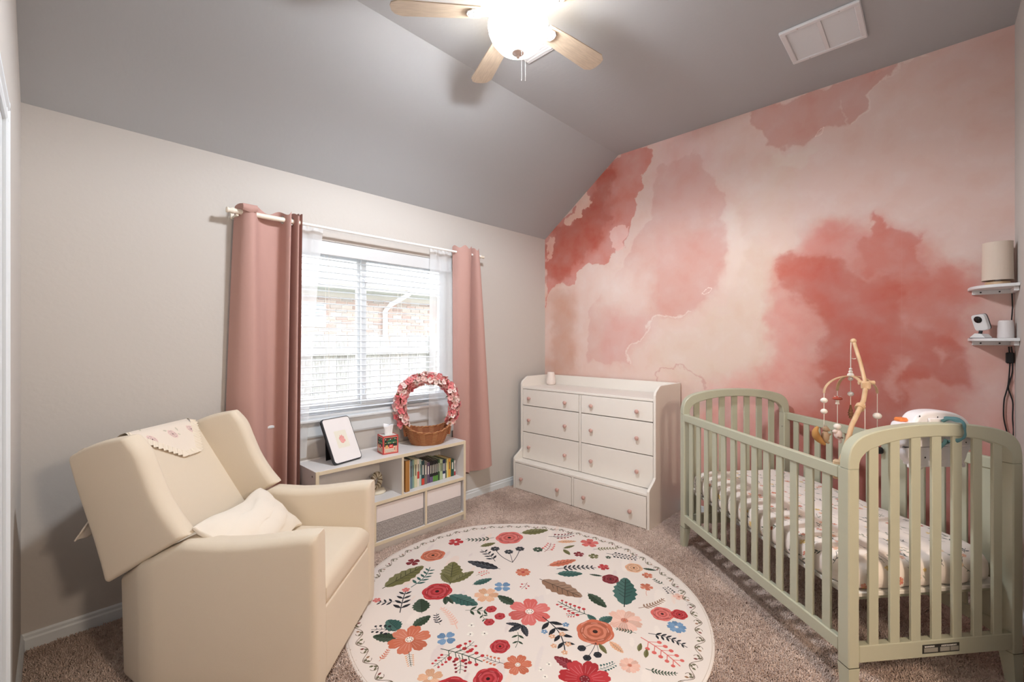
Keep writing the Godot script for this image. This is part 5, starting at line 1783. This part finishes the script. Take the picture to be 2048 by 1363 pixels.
func smooth_path(p: Array) -> Array:
	var o := []
	for i in p.size() * 5:
		o.append(curve(p, i / float(p.size() * 5 - 1)))
	return o


# ---------------------------------------------------------------- what stands on the bookcase
func print_box(parent: Node, called: String, c: Vector3, s: Vector3, ms: Array) -> void:
	# six printed faces: +x -x +y -y +z -z
	for a in 3:
		for sg in [1.0, -1.0]:
			var g := G.new()
			var nn := Vector3()
			nn[a] = sg
			var up := Vector3.UP if a != 1 else Vector3.FORWARD
			var rt := up.cross(nn)
			var o := c + nn * s[a] * 0.5
			var w := absf(rt.dot(s)) * 0.5
			var h := absf(up.dot(s)) * 0.5
			g.face(PackedVector3Array([o - rt * w + up * h, o + rt * w + up * h, o + rt * w - up * h, o - rt * w - up * h]), nn, PackedVector2Array([Vector2(0, 0), Vector2(1, 0), Vector2(1, 1), Vector2(0, 1)]))
			part(parent, called, g, ms[a * 2 + (0 if sg > 0 else 1)])

func build_bookcase_things() -> void:
	var top := 0.6138
	# photo frame
	var f := thing("photo_frame", "black rounded photo frame with a pink handprint leaning on its easel", "photo frame", Vector3(-2.249, top, 0.243), 0.238)
	var lean := Transform3D(Basis(Vector3.RIGHT, -0.48), Vector3(0, 0.004, 0))
	var rect := func(w: float, h: float, r: float, y: float) -> PackedVector2Array:
		var p := PackedVector2Array()
		for q in 4:
			for i in 7:
				var an := PI / 2 * (q + i / 6.0)
				p.append(Vector2((w - r) * [1, -1, -1, 1][q] + cos(an) * r, y + (h - r) * [1, 1, -1, -1][q] + sin(an) * r))
		return p
	var g := G.new()
	g.prism(rect.call(0.108, 0.150, 0.022, 0.150), -0.016, 0.0, 0.002, lean)
	var ob := rect.call(0.108, 0.150, 0.022, 0.150) as PackedVector2Array
	var ib := rect.call(0.102, 0.144, 0.018, 0.150) as PackedVector2Array
	for i in ob.size():
		var k := (i + 1) % ob.size()
		var a := Vector3(ob[i].x, ob[i].y, 0.0)
		var b := Vector3(ob[k].x, ob[k].y, 0.0)
		var c := Vector3(ib[k].x, ib[k].y, 0.006)
		var d := Vector3(ib[i].x, ib[i].y, 0.006)
		var mid := (a + b) * 0.5 - Vector3(0, 0.150, 0)
		g.face(PackedVector3Array([lean * a, lean * b, lean * c, lean * d]), (lean.basis * (Vector3(mid.x, mid.y, 0).normalized() + Vector3(0, 0, 1))).normalized())
		g.face(PackedVector3Array([lean * d, lean * c, lean * (c - Vector3(0, 0, 0.005)), lean * (d - Vector3(0, 0, 0.005))]), (lean.basis * -Vector3(mid.x, mid.y, 0)).normalized())
	part(f, "frame", g, M.charcoal)
	var mg := G.new()
	mg.prism(rect.call(0.102, 0.144, 0.018, 0.150), 0.0005, 0.003, 0.0, lean)
	var mount := part(f, "mat_board", mg, M.paper, "white mat board")
	var pic := mat(Color.WHITE, 0.8)
	var im := Image.create_empty(128, 176, false, Image.FORMAT_RGB8)
	im.fill(rgb(236, 232, 218))
	for e in [[64, 104, 24, 28], [42, 82, 8, 17], [54, 66, 8, 19], [70, 64, 8, 19], [84, 76, 7, 16], [90, 106, 7, 15]]:
		disc(im, Vector2(e[0], e[1]), e[2], rgb(228, 160, 156), float(e[3]) / e[2], 0.0)
	for i in 14:
		disc(im, Vector2(48 + (i * 37) % 34, 84 + (i * 53) % 44), 5, rgb(240, 176, 170), 0.7, i)
	pic.albedo_texture = ImageTexture.create_from_image(im)
	var pg := G.new()
	pg.face(PackedVector3Array([lean * Vector3(-0.044, 0.208, 0.0034), lean * Vector3(0.044, 0.208, 0.0034), lean * Vector3(0.044, 0.095, 0.0034), lean * Vector3(-0.044, 0.095, 0.0034)]), lean.basis.z, PackedVector2Array([Vector2(0, 0), Vector2(1, 0), Vector2(1, 1), Vector2(0, 1)]))
	part(mount, "handprint", pg, pic, "ivory card with a pink handprint")
	var eg := G.new()
	eg.prism(PackedVector2Array([Vector2(-0.04, 0.0), Vector2(0.04, 0.0), Vector2(0.026, 0.19), Vector2(-0.026, 0.19)]), -0.002, 0.002, 0.0005, Transform3D(Basis(Vector3.RIGHT, -0.16), Vector3(-0.02, 0.001, -0.145)))
	part(f, "easel_leg", eg, M.black)

	# tissue box
	var t := thing("tissue_box", "red printed cube tissue box with a tissue standing out", "tissue box", Vector3(-1.949, top, 0.200), -0.17)
	var pm := []
	for k in 4:
		var m := mat(Color.WHITE, 0.55)
		m.albedo_texture = ImageTexture.create_from_image(paint_tissue_side(k))
		pm.append(m)
	var lid := mat(rgb(206, 208, 200), 0.55)
	print_box(t, "printed_side", Vector3(0, 0.061, 0), Vector3(0.108, 0.122, 0.108), [pm[0], pm[1], lid, lid, pm[2], pm[3]])
	var eb := G.new()
	for s in [-1, 1]:
		eb.box(Vector3(s * 0.051, 0.1222, 0), Vector3(0.007, 0.001, 0.109))
		eb.box(Vector3(0, 0.1222, s * 0.051), Vector3(0.109, 0.001, 0.007))
	part(t, "top_border", eb, mat(rgb(196, 66, 62), 0.55))
	var tg := G.new()
	var rows := []
	for j in 7:
		var v := j / 6.0
		var r := PackedVector3Array()
		for i in 19:
			var an := TAU * i / 18
			var rr := 0.020 + 0.010 * v + 0.004 * sin(an * 3.0 + 1.0) + 0.003 * sin(an * 5.0)
			r.append(Vector3(cos(an) * rr * 1.1, 0.12 + v * 0.072 + 0.006 * sin(an * 2.0) * v, sin(an) * rr * 0.7))
		rows.append(r)
	rows.append(PackedVector3Array(range(19).map(func(i: int) -> Vector3: return Vector3(cos(TAU * i / 18) * 0.008, 0.17, sin(TAU * i / 18) * 0.005))))
	tg.grid(rows)
	part(t, "tissue", tg, M.tissue, "white tissue")

	build_flower_basket(Vector3(-1.60, top, 0.172))


func paint_tissue_side(k: int) -> Image:
	var im := Image.create_empty(128, 144, false, Image.FORMAT_RGB8)
	im.fill(rgb(198, 64, 60))
	im.fill_rect(Rect2i(9, 9, 110, 126), rgb(228, 170, 150))
	im.fill_rect(Rect2i(11, 14, 106, 70), rgb(28, 40, 36))
	disc(im, Vector2(60 + k * 6, 44), 40, rgb(38, 92, 66), 0.42)
	for i in 8:
		var x := 18 + i * 13
		fill_poly(im, PackedVector2Array([Vector2(x, 22 + 4 * sin(i)), Vector2(x + 9, 22 + 4 * sin(i)), Vector2(x + 4, 34 + 4 * sin(i))]), [rgb(240, 232, 214), rgb(222, 84, 70), rgb(120, 166, 90)][i % 3])
		fill_poly(im, PackedVector2Array([Vector2(x, 52), Vector2(x + 9, 52), Vector2(x + 4, 63)]), [rgb(226, 196, 96), rgb(96, 150, 92), rgb(238, 230, 210)][i % 3])
	im.fill_rect(Rect2i(20, 72, 22, 26), rgb(226, 172, 110))
	im.fill_rect(Rect2i(50, 70, 34, 28), rgb(214, 60, 56))
	im.fill_rect(Rect2i(56, 78, 20, 8), rgb(244, 190, 184))
	for i in 3:
		im.fill_rect(Rect2i(18 + i * 2, 102 + i * 9, 68, 6), rgb(238, 228, 208))
		im.fill_rect(Rect2i(18 + i * 2, 108 + i * 9, 68, 2), rgb(60, 40, 36))
	im.fill_rect(Rect2i(92, 84, 9, 40), rgb(240, 214, 186))
	im.fill_rect(Rect2i(95, 96, 4, 22), rgb(30, 28, 30))
	return im


func build_flower_basket(at: Vector3) -> void:
	var t := thing("flower_basket", "wicker basket with a tall handle wrapped in pink blossoms", "basket", at, -0.52)
	var wicker := [mat(rgb(162, 102, 64), 0.7), mat(rgb(142, 82, 48), 0.7), mat(rgb(184, 130, 86), 0.7)]
	var rim_y := func(an: float) -> float: return 0.098 + 0.052 * pow(absf(cos(an)), 2.5)
	var wall := func(an: float, v: float, off: float) -> Vector3:
		var rx := lerpf(0.112, 0.172, pow(v, 0.7)) + off
		var rz := lerpf(0.086, 0.128, pow(v, 0.7)) + off
		return Vector3(cos(an) * rx, v * rim_y.call(an), sin(an) * rz)
	part(t, "floor", latheg([Vector2(0.001, 0.004), Vector2(0.112, 0.004), Vector2(0.112, 0.0), Vector2(0.001, 0.0)], 28, Vector3.ZERO, 1.0, 0.77), wicker[1])
	var liner := G.new()
	var rows := []
	for j in 5:
		var r := PackedVector3Array()
		for i in 40:
			r.append(wall.call(TAU * i / 40, j / 4.0, -0.003))
		rows.append(r)
	liner.grid(rows, true)
	part(t, "inner_wall", liner, wicker[1])
	for k in 2:
		var g := G.new()
		for j in range(k, 20, 2):
			var p := PackedVector3Array()
			for i in 88:
				var an := TAU * i / 88
				p.append(wall.call(an, (j + 0.5) / 20.0, 0.0022 * sin(i * PI / 4.0 + j * PI)))
			g.tube(p, 0.0033, 6, true)
		part(t, "woven_strands", g, wicker[0 if k else 2])
	var stakes := G.new()
	for i in 22:
		var an := TAU * i / 22
		var p := PackedVector3Array()
		for j in 6:
			p.append(wall.call(an, j / 5.0, 0.0))
		stakes.tube(p, 0.0035, 6)
	part(t, "stakes", stakes, wicker[1])
	for k in 2:
		var p := PackedVector3Array()
		for i in 96:
			var an := TAU * i / 96
			p.append(wall.call(an, 1.0, 0.005 * sin(an * 18.0 + k * PI)) + Vector3(0, 0.004 * cos(an * 18.0 + k * PI), 0))
		var g := G.new()
		g.tube(p, 0.0045, 7, true)
		part(t, "rim_braid", g, wicker[2 if k else 0])
	# handle
	var hp := []
	for e in [[-0.160, 0.06], [-0.172, 0.15], [-0.200, 0.25], [-0.198, 0.33], [-0.162, 0.415], [-0.09, 0.472], [0.0, 0.490], [0.09, 0.472], [0.162, 0.415], [0.198, 0.33], [0.200, 0.25], [0.172, 0.15], [0.160, 0.06]]:
		hp.append(Vector3(e[0], e[1], 0))
	var path := smooth_path(hp)
	part(t, "handle", tubeg(path, 0.012, 8), wicker[0])
	# one blossom of five cupped petals, one leaf
	var bl := G.new()
	for k in 5:
		var an := TAU * k / 5
		var q := Basis(Vector3.UP, an)
		var rr := []
		for j in 4:
			var v := j / 3.0
			var w: float = [0.18, 0.5, 0.58, 0.22][j]
			rr.append(PackedVector3Array([q * Vector3(v, 0.30 * v * v + 0.10, -w), q * Vector3(v * 1.05, 0.34 * v * v, 0), q * Vector3(v, 0.30 * v * v + 0.10, w)]))
		bl.grid(rr)
	var bmesh := bl.mesh()
	var lf := G.new()
	lf.grid([PackedVector3Array([Vector3(0, 0, -0.05), Vector3(0, -0.05, 0), Vector3(0, 0, 0.05)]), PackedVector3Array([Vector3(0.5, 0.15, -0.3), Vector3(0.5, 0.02, 0), Vector3(0.5, 0.15, 0.3)]), PackedVector3Array([Vector3(1.1, 0.25, -0.03), Vector3(1.1, 0.22, 0), Vector3(1.1, 0.25, 0.03)])])
	var lmesh := lf.mesh()
	var core := ballg(Vector3(0, 0.12, 0), Vector3(0.16, 0.14, 0.16), 7, 4).mesh()
	var pm := []
	for c in [rgb(232, 140, 142), rgb(240, 182, 178), rgb(222, 112, 118), rgb(248, 226, 220), rgb(244, 204, 198)]:
		var m := mat(c, 0.8)
		m.backlight_enabled = true
		m.backlight = Color(0.35, 0.3, 0.3)
		pm.append(m)
	var cm := mat(rgb(150, 62, 70), 0.8)
	var gm := mat(rgb(96, 120, 72), 0.8)
	var rnd := RandomNumberGenerator.new()
	rnd.seed = 19
	var n := path.size()
	for i in 280:
		var s := int(lerpf(n * 0.085, n * 0.915, (i + rnd.randf()) / 280.0))
		var c: Vector3 = path[s]
		var d: Vector3 = (path[s + 1] - path[s - 1]).normalized()
		var a := i * 2.399 + rnd.randf() * 0.6
		var sd := d.cross(Vector3.BACK).normalized()
		var out := (sd * cos(a) + Vector3.BACK * sin(a)).normalized()
		var size := rnd.randf_range(0.017, 0.025)
		var b := part(t, "blossom", bmesh, pm[[0, 0, 1, 1, 2, 3, 3, 4][rnd.randi() % 8]])
		var q := Quaternion(Vector3.UP, (out + Vector3(rnd.randf_range(-0.5, 0.5), rnd.randf_range(-0.5, 0.5), rnd.randf_range(-0.5, 0.5))).normalized())
		b.transform = Transform3D(Basis(q) * Basis(Vector3.UP, rnd.randf() * TAU) * Basis.from_scale(Vector3.ONE * size), c + out * rnd.randf_range(0.022, 0.042))
		part(b, "pistil", core, cm)
		if i % 11 == 3:
			var l := part(t, "leaf", lmesh, gm)
			l.transform = Transform3D(Basis(Quaternion(Vector3.RIGHT, out)) * Basis.from_scale(Vector3.ONE * 0.03), c + out * 0.026)


# ---------------------------------------------------------------- crib mobile
func build_mobile() -> void:
	var base := Vector3(-1.403, 0.885, 2.641)
	var t := thing("crib_mobile", "wooden arm mobile with felt balls, a mushroom and a squirrel over the crib", "mobile", base)
	var o := -base
	var wood: Material = M.beech
	part(t, "clamp", boxg(Vector3(0.012, -0.012, 0.012), Vector3(0.03, 0.075, 0.04), 0.005), wood)
	part(t, "clamp_screw", tubeg([Vector3(0.02, -0.04, 0.012), Vector3(0.075, -0.045, 0.02)], 0.009, 10), wood)
	part(t, "lower_arm", tubeg([Vector3(0.012, 0.0, 0.01), Vector3(-1.339, 0.935, 2.664) + o, Vector3(-1.232, 1.027, 2.675) + o, Vector3(-1.082, 1.121, 2.701) + o, Vector3(-1.035, 1.168, 2.703) + o], 0.0095, 12), wood)
	part(t, "collar", tubeg([Vector3(-1.125, 1.088, 2.69) + o, Vector3(-1.108, 1.10, 2.694) + o], 0.018, 16), wood)
	var j := Vector3(-1.023, 1.183, 2.704) + o
	part(t, "joint", boxg(j, Vector3(0.040, 0.036, 0.034), 0.006), wood)
	part(t, "joint_bolt", tubeg([j + Vector3(0.0, 0.01, -0.026), j + Vector3(0.035, 0.012, 0.026)], 0.009, 10), wood)
	part(t, "upper_arm", tubeg([j, Vector3(-0.97, 1.28, 2.68) + o, Vector3(-0.90, 1.378, 2.648) + o], 0.0078, 12), M.beech)
	part(t, "arm_tip", ballg(Vector3(-0.902, 1.382, 2.647) + o, Vector3(0.0125, 0.0125, 0.0125)), M.beech)
	var hub := Vector3(-0.908, 1.213, 2.637) + o
	part(t, "hanging_cord", tubeg([Vector3(-0.906, 1.375, 2.638) + o, hub], 0.0022, 6), M.string)
	part(t, "bow", tubeg([Vector3(-0.906, 1.30, 2.638) + o, Vector3(-0.900, 1.296, 2.648) + o, Vector3(-0.893, 1.298, 2.655) + o], 0.002, 6), M.string)
	for e in [[0.035, 0.007], [0.022, 0.009], [0.006, 0.014], [-0.012, 0.011]]:
		part(t, "bead", ballg(hub + Vector3(0, e[0], 0), Vector3(e[1], e[1] * 0.85, e[1])), M.felt_white)
	# four bent wooden strips; their ends carry the strings
	var ends := [hub + Vector3(-0.088, -0.081, -0.092), hub + Vector3(0.061, -0.079, -0.059), hub + Vector3(-0.061, -0.081, 0.059), hub + Vector3(0.088, -0.083, 0.092)]
	for e in ends:
		var path := []
		for i in 13:
			var s := i / 12.0
			var p: Vector3 = hub.lerp(e, sin(s * PI / 2))
			p.y = lerpf(hub.y, e.y, 1.0 - cos(s * PI / 2)) + 0.004
			path.append(p)
		var g := G.new()
		var d: Vector3 = (e - hub).cross(Vector3.UP).normalized() * 0.008
		var rows := [PackedVector3Array(), PackedVector3Array(), PackedVector3Array(), PackedVector3Array()]
		for p in path:
			rows[0].append(p + d)
			rows[1].append(p - d)
			rows[2].append(p - d - Vector3(0, 0.003, 0))
			rows[3].append(p + d - Vector3(0, 0.003, 0))
		for k in 4:
			g.grid([rows[k], rows[(k + 1) % 4]])
		part(t, "bent_strip", g, wood)
	var hang := func(e: Vector3, low: float, balls: Array) -> void:
		part(t, "string", tubeg([e, Vector3(e.x, low, e.z)], 0.0016, 5), M.string)
		for b in balls:
			part(t, "felt_ball", ballg(Vector3(e.x, b[0], e.z), Vector3(b[1], b[1] * 0.85, b[1])), M.felt_white)
	hang.call(ends[0], 0.965 + o.y, [[1.098 + o.y, 0.015], [1.046 + o.y, 0.0145]])
	hang.call(ends[1], 0.945 + o.y, [[0.957 + o.y, 0.0165]])
	hang.call(ends[2], 0.94 + o.y, [[0.952 + o.y, 0.0165]])
	hang.call(ends[3], 0.93 + o.y, [[1.024 + o.y, 0.018]])
	hang.call(hub, 1.075 + o.y, [[1.129 + o.y, 0.013]])
	# pine cone on the middle string
	var pc := G.new()
	for i in 5:
		pc.lathe([Vector2(0.003, 0.0), Vector2([0.006, 0.010, 0.0125, 0.012, 0.008][i], 0.004), Vector2(0.003, 0.022)], 10, Vector3(hub.x, 1.055 + o.y - i * 0.011, hub.z))
	part(t, "pine_cone", pc, mat(rgb(128, 92, 66), 0.95))
	# mushroom
	var mp: Vector3 = ends[1]
	var mush := part(t, "mushroom_cap", latheg([Vector2(0.001, 0.010), Vector2(0.012, 0.008), Vector2(0.020, 0.0), Vector2(0.021, -0.006), Vector2(0.012, -0.009), Vector2(0.001, -0.008)], 18, Vector3(mp.x, 1.098 + o.y, mp.z)), mat(rgb(188, 92, 76), 0.9), "rust red felt mushroom cap")
	part(mush, "stem", latheg([Vector2(0.008, -0.006), Vector2(0.007, -0.02), Vector2(0.009, -0.03), Vector2(0.001, -0.031)], 12, Vector3(mp.x, 1.098 + o.y, mp.z)), M.felt_white)
	for k in 5:
		var an := TAU * k / 5
		part(mush, "spot", ballg(Vector3(mp.x + cos(an) * 0.012, 1.1055 + o.y, mp.z + sin(an) * 0.012), Vector3(0.003, 0.0016, 0.003), 8, 5), M.felt_white)
	# rabbit hanging under the second ball
	var rb := Vector3(mp.x + 0.004, 0.918 + o.y, mp.z + 0.002)
	var body := G.new()
	body.ball(rb, Vector3(0.020, 0.024, 0.018), 14, 9)
	body.ball(rb + Vector3(0.004, -0.032, 0.008), Vector3(0.008, 0.014, 0.008), 10, 7)
	body.ball(rb + Vector3(-0.012, 0.014, -0.01), Vector3(0.012, 0.010, 0.012), 10, 7)
	part(t, "felt_rabbit", body, mat(rgb(226, 206, 198), 0.95), "pale pink felt figure")
	part(t, "rabbit_scarf", tubeg([rb + Vector3(-0.018, -0.012, 0), rb + Vector3(0, -0.016, 0.018), rb + Vector3(0.019, -0.012, 0.002)], 0.004, 6), mat(rgb(168, 132, 122), 0.9))
	# squirrel with its bushy tail
	var sp := Vector3(ends[0].x, 0.925 + o.y, ends[0].z)
	var rt := Vector3(0.692, 0, 0.722)
	var sq := G.new()
	sq.ball(sp + rt * 0.006, Vector3(0.017, 0.028, 0.017), 14, 9)
	sq.ball(sp + rt * 0.008 + Vector3(0, 0.036, 0), Vector3(0.015, 0.014, 0.014), 12, 8)
	sq.ball(sp + rt * 0.020 + Vector3(0, 0.031, 0), Vector3(0.008, 0.007, 0.008), 8, 6)
	sq.tube(PackedVector3Array([sp + rt * 0.012 + Vector3(0, 0.012, 0), sp + rt * 0.026 + Vector3(0, 0.006, 0), sp + rt * 0.032 + Vector3(0, 0.014, 0)]), 0.0045, 6)
	sq.tube(PackedVector3Array([sp + rt * 0.004 + Vector3(0, -0.022, 0), sp + rt * 0.022 + Vector3(0, -0.030, 0)]), 0.006, 6)
	var sqm := part(t, "felt_squirrel", sq, mat(rgb(176, 148, 120), 0.95), "brown felt squirrel")
	for s in [-1, 1]:
		part(sqm, "ear", ballg(sp + rt * (0.006 + s * 0.006) + Vector3(0, 0.053, 0), Vector3(0.003, 0.006, 0.003), 8, 5), mat(rgb(206, 190, 176), 0.95))
	var tail := []
	for i in 9:
		var s := i / 8.0
		tail.append(sp + rt * (0.004 - 0.045 * sin(s * 2.3)) + Vector3(0, -0.038 + 0.085 * s, 0))
	part(sqm, "tail", tubeg(smooth_path(tail), PackedFloat32Array(range(45).map(func(i: int) -> float: return 0.004 + 0.013 * sin(PI * (i + 2) / 48.0))), 10), mat(rgb(192, 142, 86), 0.98), "bushy golden tail")


# ---------------------------------------------------------------- soother hung inside the near end
func build_crib_toy() -> void:
	var wide := 0.764
	var long := 1.308
	var c := Vector3(-1.459, 0, 2.6905) + Vector3(0.6428, 0, -0.766) * (long / 2) + Vector3(0.766, 0, 0.6428) * (wide / 2)
	var t := thing("crib_soother", "white plastic crib soother tied to the crib's arched end", "toy", c + Vector3(0, 0.865, 0), -deg_to_rad(40.0))
	var y := -0.865
	var z := long / 2 - 0.100
	var m := mat(rgb(236, 232, 236), 0.4)
	var up := G.new()
	var a := []
	for e in [[-0.122, 0.985], [-0.122, 1.02], [-0.112, 1.048], [-0.085, 1.054], [-0.06, 1.054], [-0.035, 1.078], [0.0, 1.094], [0.05, 1.101], [0.11, 1.098], [0.165, 1.084], [0.205, 1.058], [0.225, 1.02], [0.228, 0.985], [0.222, 0.955], [0.05, 0.950], [-0.10, 0.955]]:
		a.append(Vector2(e[0] if e[0] > 0 else e[0] * 0.72, e[1] + y))
	soft_shell(up, a, z - 0.022, z + 0.048, 0.016)
	part(t, "housing", up, m)
	var low := G.new()
	a = []
	for e in [[-0.100, 0.965], [-0.098, 0.93], [-0.075, 0.905], [-0.045, 0.886], [-0.035, 0.874], [0.03, 0.870], [0.19, 0.868], [0.205, 0.885], [0.220, 0.92], [0.220, 0.965]]:
		a.append(Vector2(e[0] if e[0] > 0 else e[0] * 0.72, e[1] + y))
	soft_shell(low, a, z - 0.016, z + 0.034, 0.012)
	part(t, "lower_shell", low, m)
	for x in [-0.01, 0.185]:
		part(t, "foot", boxg(Vector3(x, 0.874 + y, z + 0.02), Vector3(0.05, 0.02, 0.03), 0.005), m)
	part(t, "battery_door", boxg(Vector3(0.075, 0.925 + y, z + 0.036), Vector3(0.075, 0.055, 0.008), 0.003), m)
	part(t, "strap_clip", boxg(Vector3(0.052, 1.060 + y, z + 0.052), Vector3(0.078, 0.026, 0.012), 0.003), m)
	part(t, "seam", boxg(Vector3(0.05, 0.957 + y, z + 0.040), Vector3(0.27, 0.003, 0.012), 0.001), M.charcoal)
	part(t, "night_light", boxg(Vector3(-0.052, 1.060 + y, z + 0.0), Vector3(0.036, 0.018, 0.036), 0.006), mat(rgb(232, 132, 70), 0.4), "orange plastic cap")
	for e in [[-0.02, 1.085, 0], [0.06, 1.08, 0], [0.14, 1.075, 0], [-0.052, 1.053, 0], [-0.04, 1.047, 0], [-0.028, 1.047, 0], [0.185, 1.03, 0], [0.20, 1.03, 0], [0.212, 1.035, 0], [0.19, 0.975, 0], [0.02, 0.915, 0]]:
		part(t, "screw_hole", ballg(Vector3(e[0], e[1] + y - 0.004, z + (0.0475 if e[1] > 0.95 else 0.0345)), Vector3(0.0038, 0.0038, 0.0012), 8, 5), M.charcoal)
	var teal := mat(rgb(92, 132, 140), 0.9)
	var k := long / 2
	var ribbon := func(pts: Array, w: float) -> G:
		var p := smooth_path(pts)
		var g := G.new()
		var rows := [PackedVector3Array(), PackedVector3Array(), PackedVector3Array(), PackedVector3Array()]
		for i in p.size():
			var d: Vector3 = (p[mini(i + 1, p.size() - 1)] - p[maxi(i - 1, 0)]).normalized()
			var s := d.cross(Vector3(0.15, 0.1, 1.0)).normalized() * w * (1.0 + 0.2 * sin(i * 0.9))
			var th := d.cross(s).normalized() * 0.003
			rows[0].append(p[i] + s)
			rows[1].append(p[i] + th)
			rows[2].append(p[i] - s)
			rows[3].append(p[i] - th)
		for q in 4:
			g.grid([rows[q], rows[(q + 1) % 4]])
		return g
	part(t, "strap", ribbon.call([Vector3(0.060, 1.062 + y, z + 0.064), Vector3(0.075, 1.074 + y, k - 0.020), Vector3(0.100, 1.066 + y, k + 0.002), Vector3(0.104, 1.040 + y, k + 0.010), Vector3(0.104, 1.012 + y, k + 0.010), Vector3(0.090, 0.995 + y, k + 0.002), Vector3(0.070, 0.985 + y, k - 0.02)], 0.0075), teal, "teal cloth strap")
	part(t, "strap", ribbon.call([Vector3(0.075, 1.072 + y, z + 0.060), Vector3(0.095, 1.076 + y, k - 0.02), Vector3(0.106, 1.066 + y, k + 0.004), Vector3(0.108, 1.035 + y, k + 0.008)], 0.007), teal, "teal cloth strap")
	part(t, "strap", ribbon.call([Vector3(0.076, 0.988 + y, k - 0.028), Vector3(0.066, 0.97 + y, k - 0.035), Vector3(0.066, 0.945 + y, z + 0.05)], 0.014), teal, "teal cloth strap")
	# black clip under the wall side rail
	single("rail_clip", boxg(Vector3.ZERO, Vector3(0.03, 0.034, 0.045), 0.008), M.black, "small black clip on the crib rail next to the mural", "clip", Vector3(-0.532, 0.806, 2.713), -deg_to_rad(40.0))


# a moulded plastic shell: a closed smooth outline with rounded front and back edges
func soft_shell(g: G, outline: Array, z0: float, z1: float, r: float) -> void:
	var loop := outline.duplicate()
	loop.append(outline[0])
	var pts := []
	var mid := Vector2()
	for i in 72:
		pts.append(curve(loop, i / 72.0))
		mid += pts[i] / 72.0
	var rows := []
	var ring := func(inset: float, z: float) -> void:
		var w := PackedVector3Array()
		for p in pts:
			var q: Vector2 = p + (mid - p).normalized() * minf(inset, (mid - p).length() * 0.98)
			w.append(Vector3(q.x, q.y, z))
		rows.append(w)
	for e in [1.0, 0.06, 0.03]:
		ring.call(e + r, z1)
	for i in 6:
		var an := PI / 2 * i / 5
		ring.call(r * (1.0 - sin(an)), z1 - r + r * cos(an))
	for i in 6:
		var an := PI / 2 * i / 5
		ring.call(r * (1.0 - cos(an)), z0 + r - r * sin(an))
	ring.call(1.0, z0)
	g.grid(rows, true)


# ---------------------------------------------------------------- carpet pile
func build_carpet_pile() -> void:
	var g := G.new()
	var rnd := RandomNumberGenerator.new()
	rnd.seed = 5
	for k in 6:
		var an := TAU * k / 6 + rnd.randf() * 0.7
		var d := Vector3(cos(an), 0, sin(an))
		var p0 := d * 0.0025
		var lean := rnd.randf_range(0.003, 0.0085)
		var h := rnd.randf_range(0.010, 0.016)
		g.tube(PackedVector3Array([p0, p0 + d * lean * 0.4 + Vector3(0, h * 0.6, 0), p0 + d * lean + Vector3(0, h, 0)]), [0.0019, 0.0021, 0.0012], 3)
	var mm := MultiMesh.new()
	mm.transform_format = MultiMesh.TRANSFORM_3D
	mm.use_colors = true
	mm.mesh = g.mesh()
	var places := []
	var patch := noise(1.6, 91, 3)
	var step := 0.0125
	var z := 0.02
	while z < NEAR - 0.015:
		var x := LEFT + 0.02
		while x < -0.015:
			var p := Vector2(x + rnd.randf_range(-0.006, 0.006), z + rnd.randf_range(-0.006, 0.006))
			var q := p - Vector2(-1.787, 1.323)
			if q.length() > rug_radius(q.angle()) - 0.01:
				# only where the camera's side of the room can see the floor
				if not (p.x > -0.56 and p.y < 1.43) and not (p.y < 0.31 and p.x > -2.48 and p.x < -1.36):
					places.append(p)
			x += step
		z += step
	mm.instance_count = places.size()
	for i in places.size():
		var p: Vector2 = places[i]
		var s := rnd.randf_range(1.15, 1.6)
		var b := Basis(Vector3.UP, rnd.randf() * TAU) * Basis.from_euler(Vector3(rnd.randf_range(-0.35, 0.35), 0, rnd.randf_range(-0.35, 0.35))) * Basis.from_scale(Vector3(s, rnd.randf_range(0.6, 0.95), s))
		mm.set_instance_transform(i, Transform3D(b, Vector3(p.x, 0.0, p.y)))
		var c := rgb(238, 218, 206).lerp(rgb(196, 172, 159), clampf(0.5 + patch.get_noise_2d(p.x, p.y) * 0.9 + rnd.randf_range(-0.35, 0.35), 0, 1)).srgb_to_linear()
		mm.set_instance_color(i, c)
	var o := MultiMeshInstance3D.new()
	o.name = "carpet_pile"
	o.multimesh = mm
	var m := mat(Color.WHITE, 0.95)
	m.vertex_color_use_as_albedo = true
	o.material_override = m
	add_child(o)
	o.set_meta("kind", "stuff")
	tag(o, "shaggy brown beige carpet pile covering the floor", "carpet")
